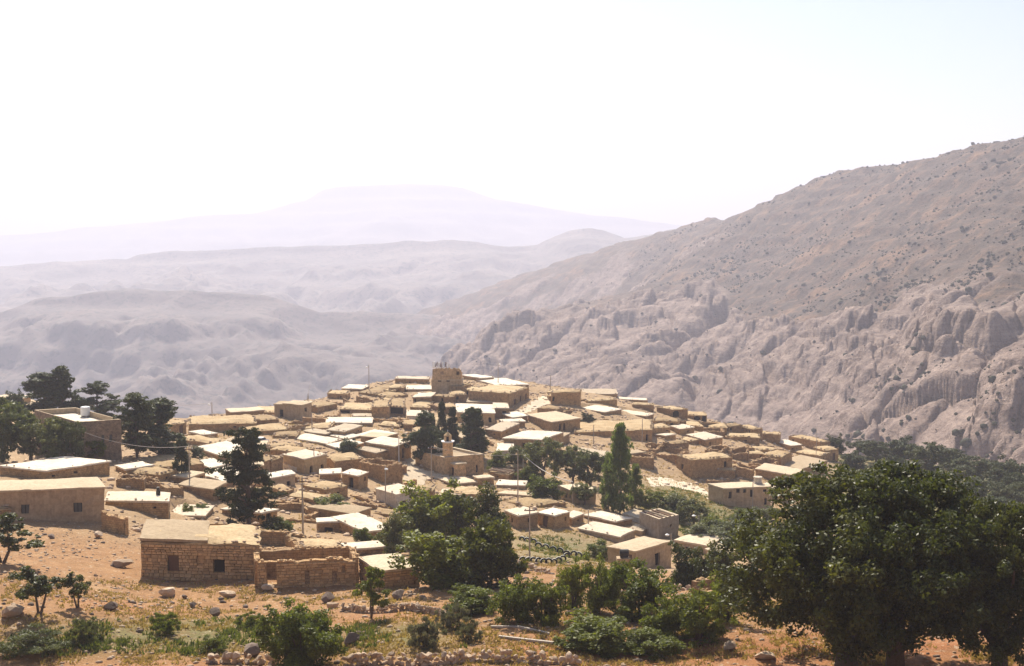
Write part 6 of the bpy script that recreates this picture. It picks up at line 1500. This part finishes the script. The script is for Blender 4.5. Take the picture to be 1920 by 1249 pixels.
while nw < 170 and tries < 20000:
    tries += 1
    x_, y_ = rf.uniform(-65, 85), rf.uniform(150, 330); p = np.array([x_, y_, float(gz(np.array(x_), np.array(y_)))]); u, v_ = (float(c) for c in project(p))
    if not in_poly(np.array(u), np.array(v_), VIL) or in_poly(np.array(u), np.array(v_), [(755, 815), (930, 850), (930, 930), (740, 930)]) or any(in_poly(np.array(u + du_), np.array(v_ + dv_), q) for q in STREETS for du_ in (-16, 0, 16) for dv_ in (-8, 0, 10)): continue
    if near_house(np.array([p[0]]), np.array([p[1]]), 0.2)[0]: continue
    a = rf.uniform(-.5, .5) + (math.pi / 2 if rf.uniform() < .35 else 0); L = rf.uniform(3.5, 8)
    d_ = np.array([math.cos(a), math.sin(a)]) * L / 2; p0, p1 = p[:2] - d_, p[:2] + d_
    hgt = rf.uniform(.9, 2.1); zb = float(min(gz(np.array(p0[0]), np.array(p0[1])), gz(np.array(p1[0]), np.array(p1[1])))); og = np.array([p[0], p[1], zb])
    def hides(P3):
        uu_, vv_ = project(np.array(P3)); lo_u, hi_u, lo_v, hi_v = uu_.min(), uu_.max(), vv_.min(), vv_.max()
        return any(in_poly(uu_, vv_, poly).any() for D_, poly, bb_ in FB if p[1] - 1 < D_ < p[1] + 45 and bb_[0] < hi_u and bb_[1] > lo_u and bb_[2] < hi_v and bb_[3] > lo_v)
    ztp = max(float(p[2]), zb) + (max(1.5, hgt) if nw % 2 == 0 else hgt * .7)
    n0_ = np.array([-d_[1], d_[0]]); n0_ = n0_ / np.hypot(*n0_) * (4.2 if n0_[1] > 0 else -4.2) * (nw % 2 == 0)
    if hides([(*(p0 + (p1 - p0) * t_ + n0_ * k_), ztp) for t_ in (0, .25, .5, .75, 1) for k_ in (0, .5, 1)]): continue
    if nw % 2 == 0:
        n_ = np.array([-d_[1], d_[0]]); n_ = n_ / np.hypot(*n_) * rf.uniform(3, 5.5)
        if n_[1] < 0: n_ = -n_
        q = [p0, p1, p1 + n_, p0 + n_]
        if near_house(np.array([c[0] for c in q]), np.array([c[1] for c in q]), -.8).any(): continue
        FOOT.append((q, 0))
        cen = sum(q) / 4; r = thing('earth_roofed_hut', hut_label(u, v_), 'house', og, 'small huts ' + zone(u, v_)); g = Geo(); zr = max(float(p[2]), zb) + max(1.5, hgt)
        hole = []
        for i, (aa, bb) in enumerate([(0, 1), (1, 2), (2, 3), (3, 0)]):
            uo = rf.uniform(.7, L - .7); wo_ = [(uo - .35, uo + .35, zr - 1.25, zr - .45, 'hole')] if i == 0 and rf.uniform() < .7 else []
            o_, P_ = face(g, q[aa], q[bb], cen, zb - 1.2, zr - .06, wo_); hole.append((o_, P_))
        for o_, P_ in hole: opening_parts(o_, P_, r, og)
        g.obj('wall', 'rubble', r, og, .07); roof_slab(q, zr, 'e' if rf.uniform() < .7 else 'c', r, og, seed=nw)
    else:
        r = thing('stone_wall', wall_label(u, v_), 'wall', og, 'tumbled walls ' + zone(u, v_))
        strip_wall('wall_body', p0, p1, .6, zb - .9, max(float(p[2]), zb) + hgt, max(float(p[2]), zb) + hgt * rf.uniform(.5, 1), .9, 'rubble', r, og, nw + 300)
    nw += 1
# loose stones: stuff
def loose(name, label, n, box, smin, smax, seed, polys=None, mat='rock', powr=2.5):
    rng = np.random.default_rng(seed); x = rng.uniform(box[0], box[1], n * 3); y = rng.uniform(box[2], box[3], n * 3); z = gz(x, y)
    k = fbm(x / 6, y / 6, 4, seed + 2) > rng.uniform(.3, .62, len(x))
    if polys is not None:
        u, v_ = project(np.stack([x, y, z], -1)); m = np.zeros(len(x), bool)
        for q in polys: m |= in_poly(u, v_, q)
        k &= m
    k = np.nonzero(k)[0][:int(n * 1.3)]; k = k[~near_house(x[k], y[k], .2)]
    x, y, z = x[k][:n], y[k][:n], z[k][:n]; n = len(x); s_ = smin + (smax - smin) * rng.uniform(0, 1, n) ** powr
    V = iv[None] * rng.uniform(.7, 1.2, (n, 12, 1)) * (s_[:, None] * np.stack([rng.uniform(.8, 1.4, n), rng.uniform(.7, 1.2, n), rng.uniform(.45, .8, n)], -1))[:, None, :] + np.stack([x, y, z + s_ * .15], -1)[:, None, :]
    F = if_[None] + (np.arange(n) * 12)[:, None, None]
    return tag(fast_mesh(name, V.reshape(-1, 3), F.reshape(-1, 3), mat), label, 'stones', kind='stuff')
loose('loose_stones', 'loose stones scattered over the bare slope', 9500, (-75, 85, 76, 150), .05, .24, 41)
loose('dark_stones', 'small dark stones scattered over the bare slope', 1500, (-75, 85, 76, 150), .06, .36, 44, mat='rock_dark')
loose('village_rubble', 'rubble strewn between the village houses', 11000, (-110, 110, 140, 345), .1, .55, 43, [[(0, 870), (340, 790), (700, 700), (1040, 700), (1600, 850), (1500, 960), (1200, 900), (950, 1000), (560, 1010), (200, 1000)]])

# ------------------------------------------------------------------ haze
hz_v, hz_f = box_vf(0, 5800, 30, 17000, 12600, 800)
hz = mesh('haze', hz_v, hz_f, None)
hm = bpy.data.materials.new('haze'); hm.use_nodes = True; hn = hm.node_tree.nodes; hn.clear()
ho = hn.new('ShaderNodeOutputMaterial'); hv = hn.new('ShaderNodeVolumePrincipled')
hv.inputs['Color'].default_value = (0.79, 0.81, 0.97, 1); hv.inputs['Density'].default_value = HAZE
hv.inputs['Anisotropy'].default_value = 0.2
hm.node_tree.links.new(hv.outputs[0], ho.inputs['Volume'])
hz.data.materials.append(hm)
tag(hz, 'pale lavender haze filling the valley air', 'haze', kind='stuff')
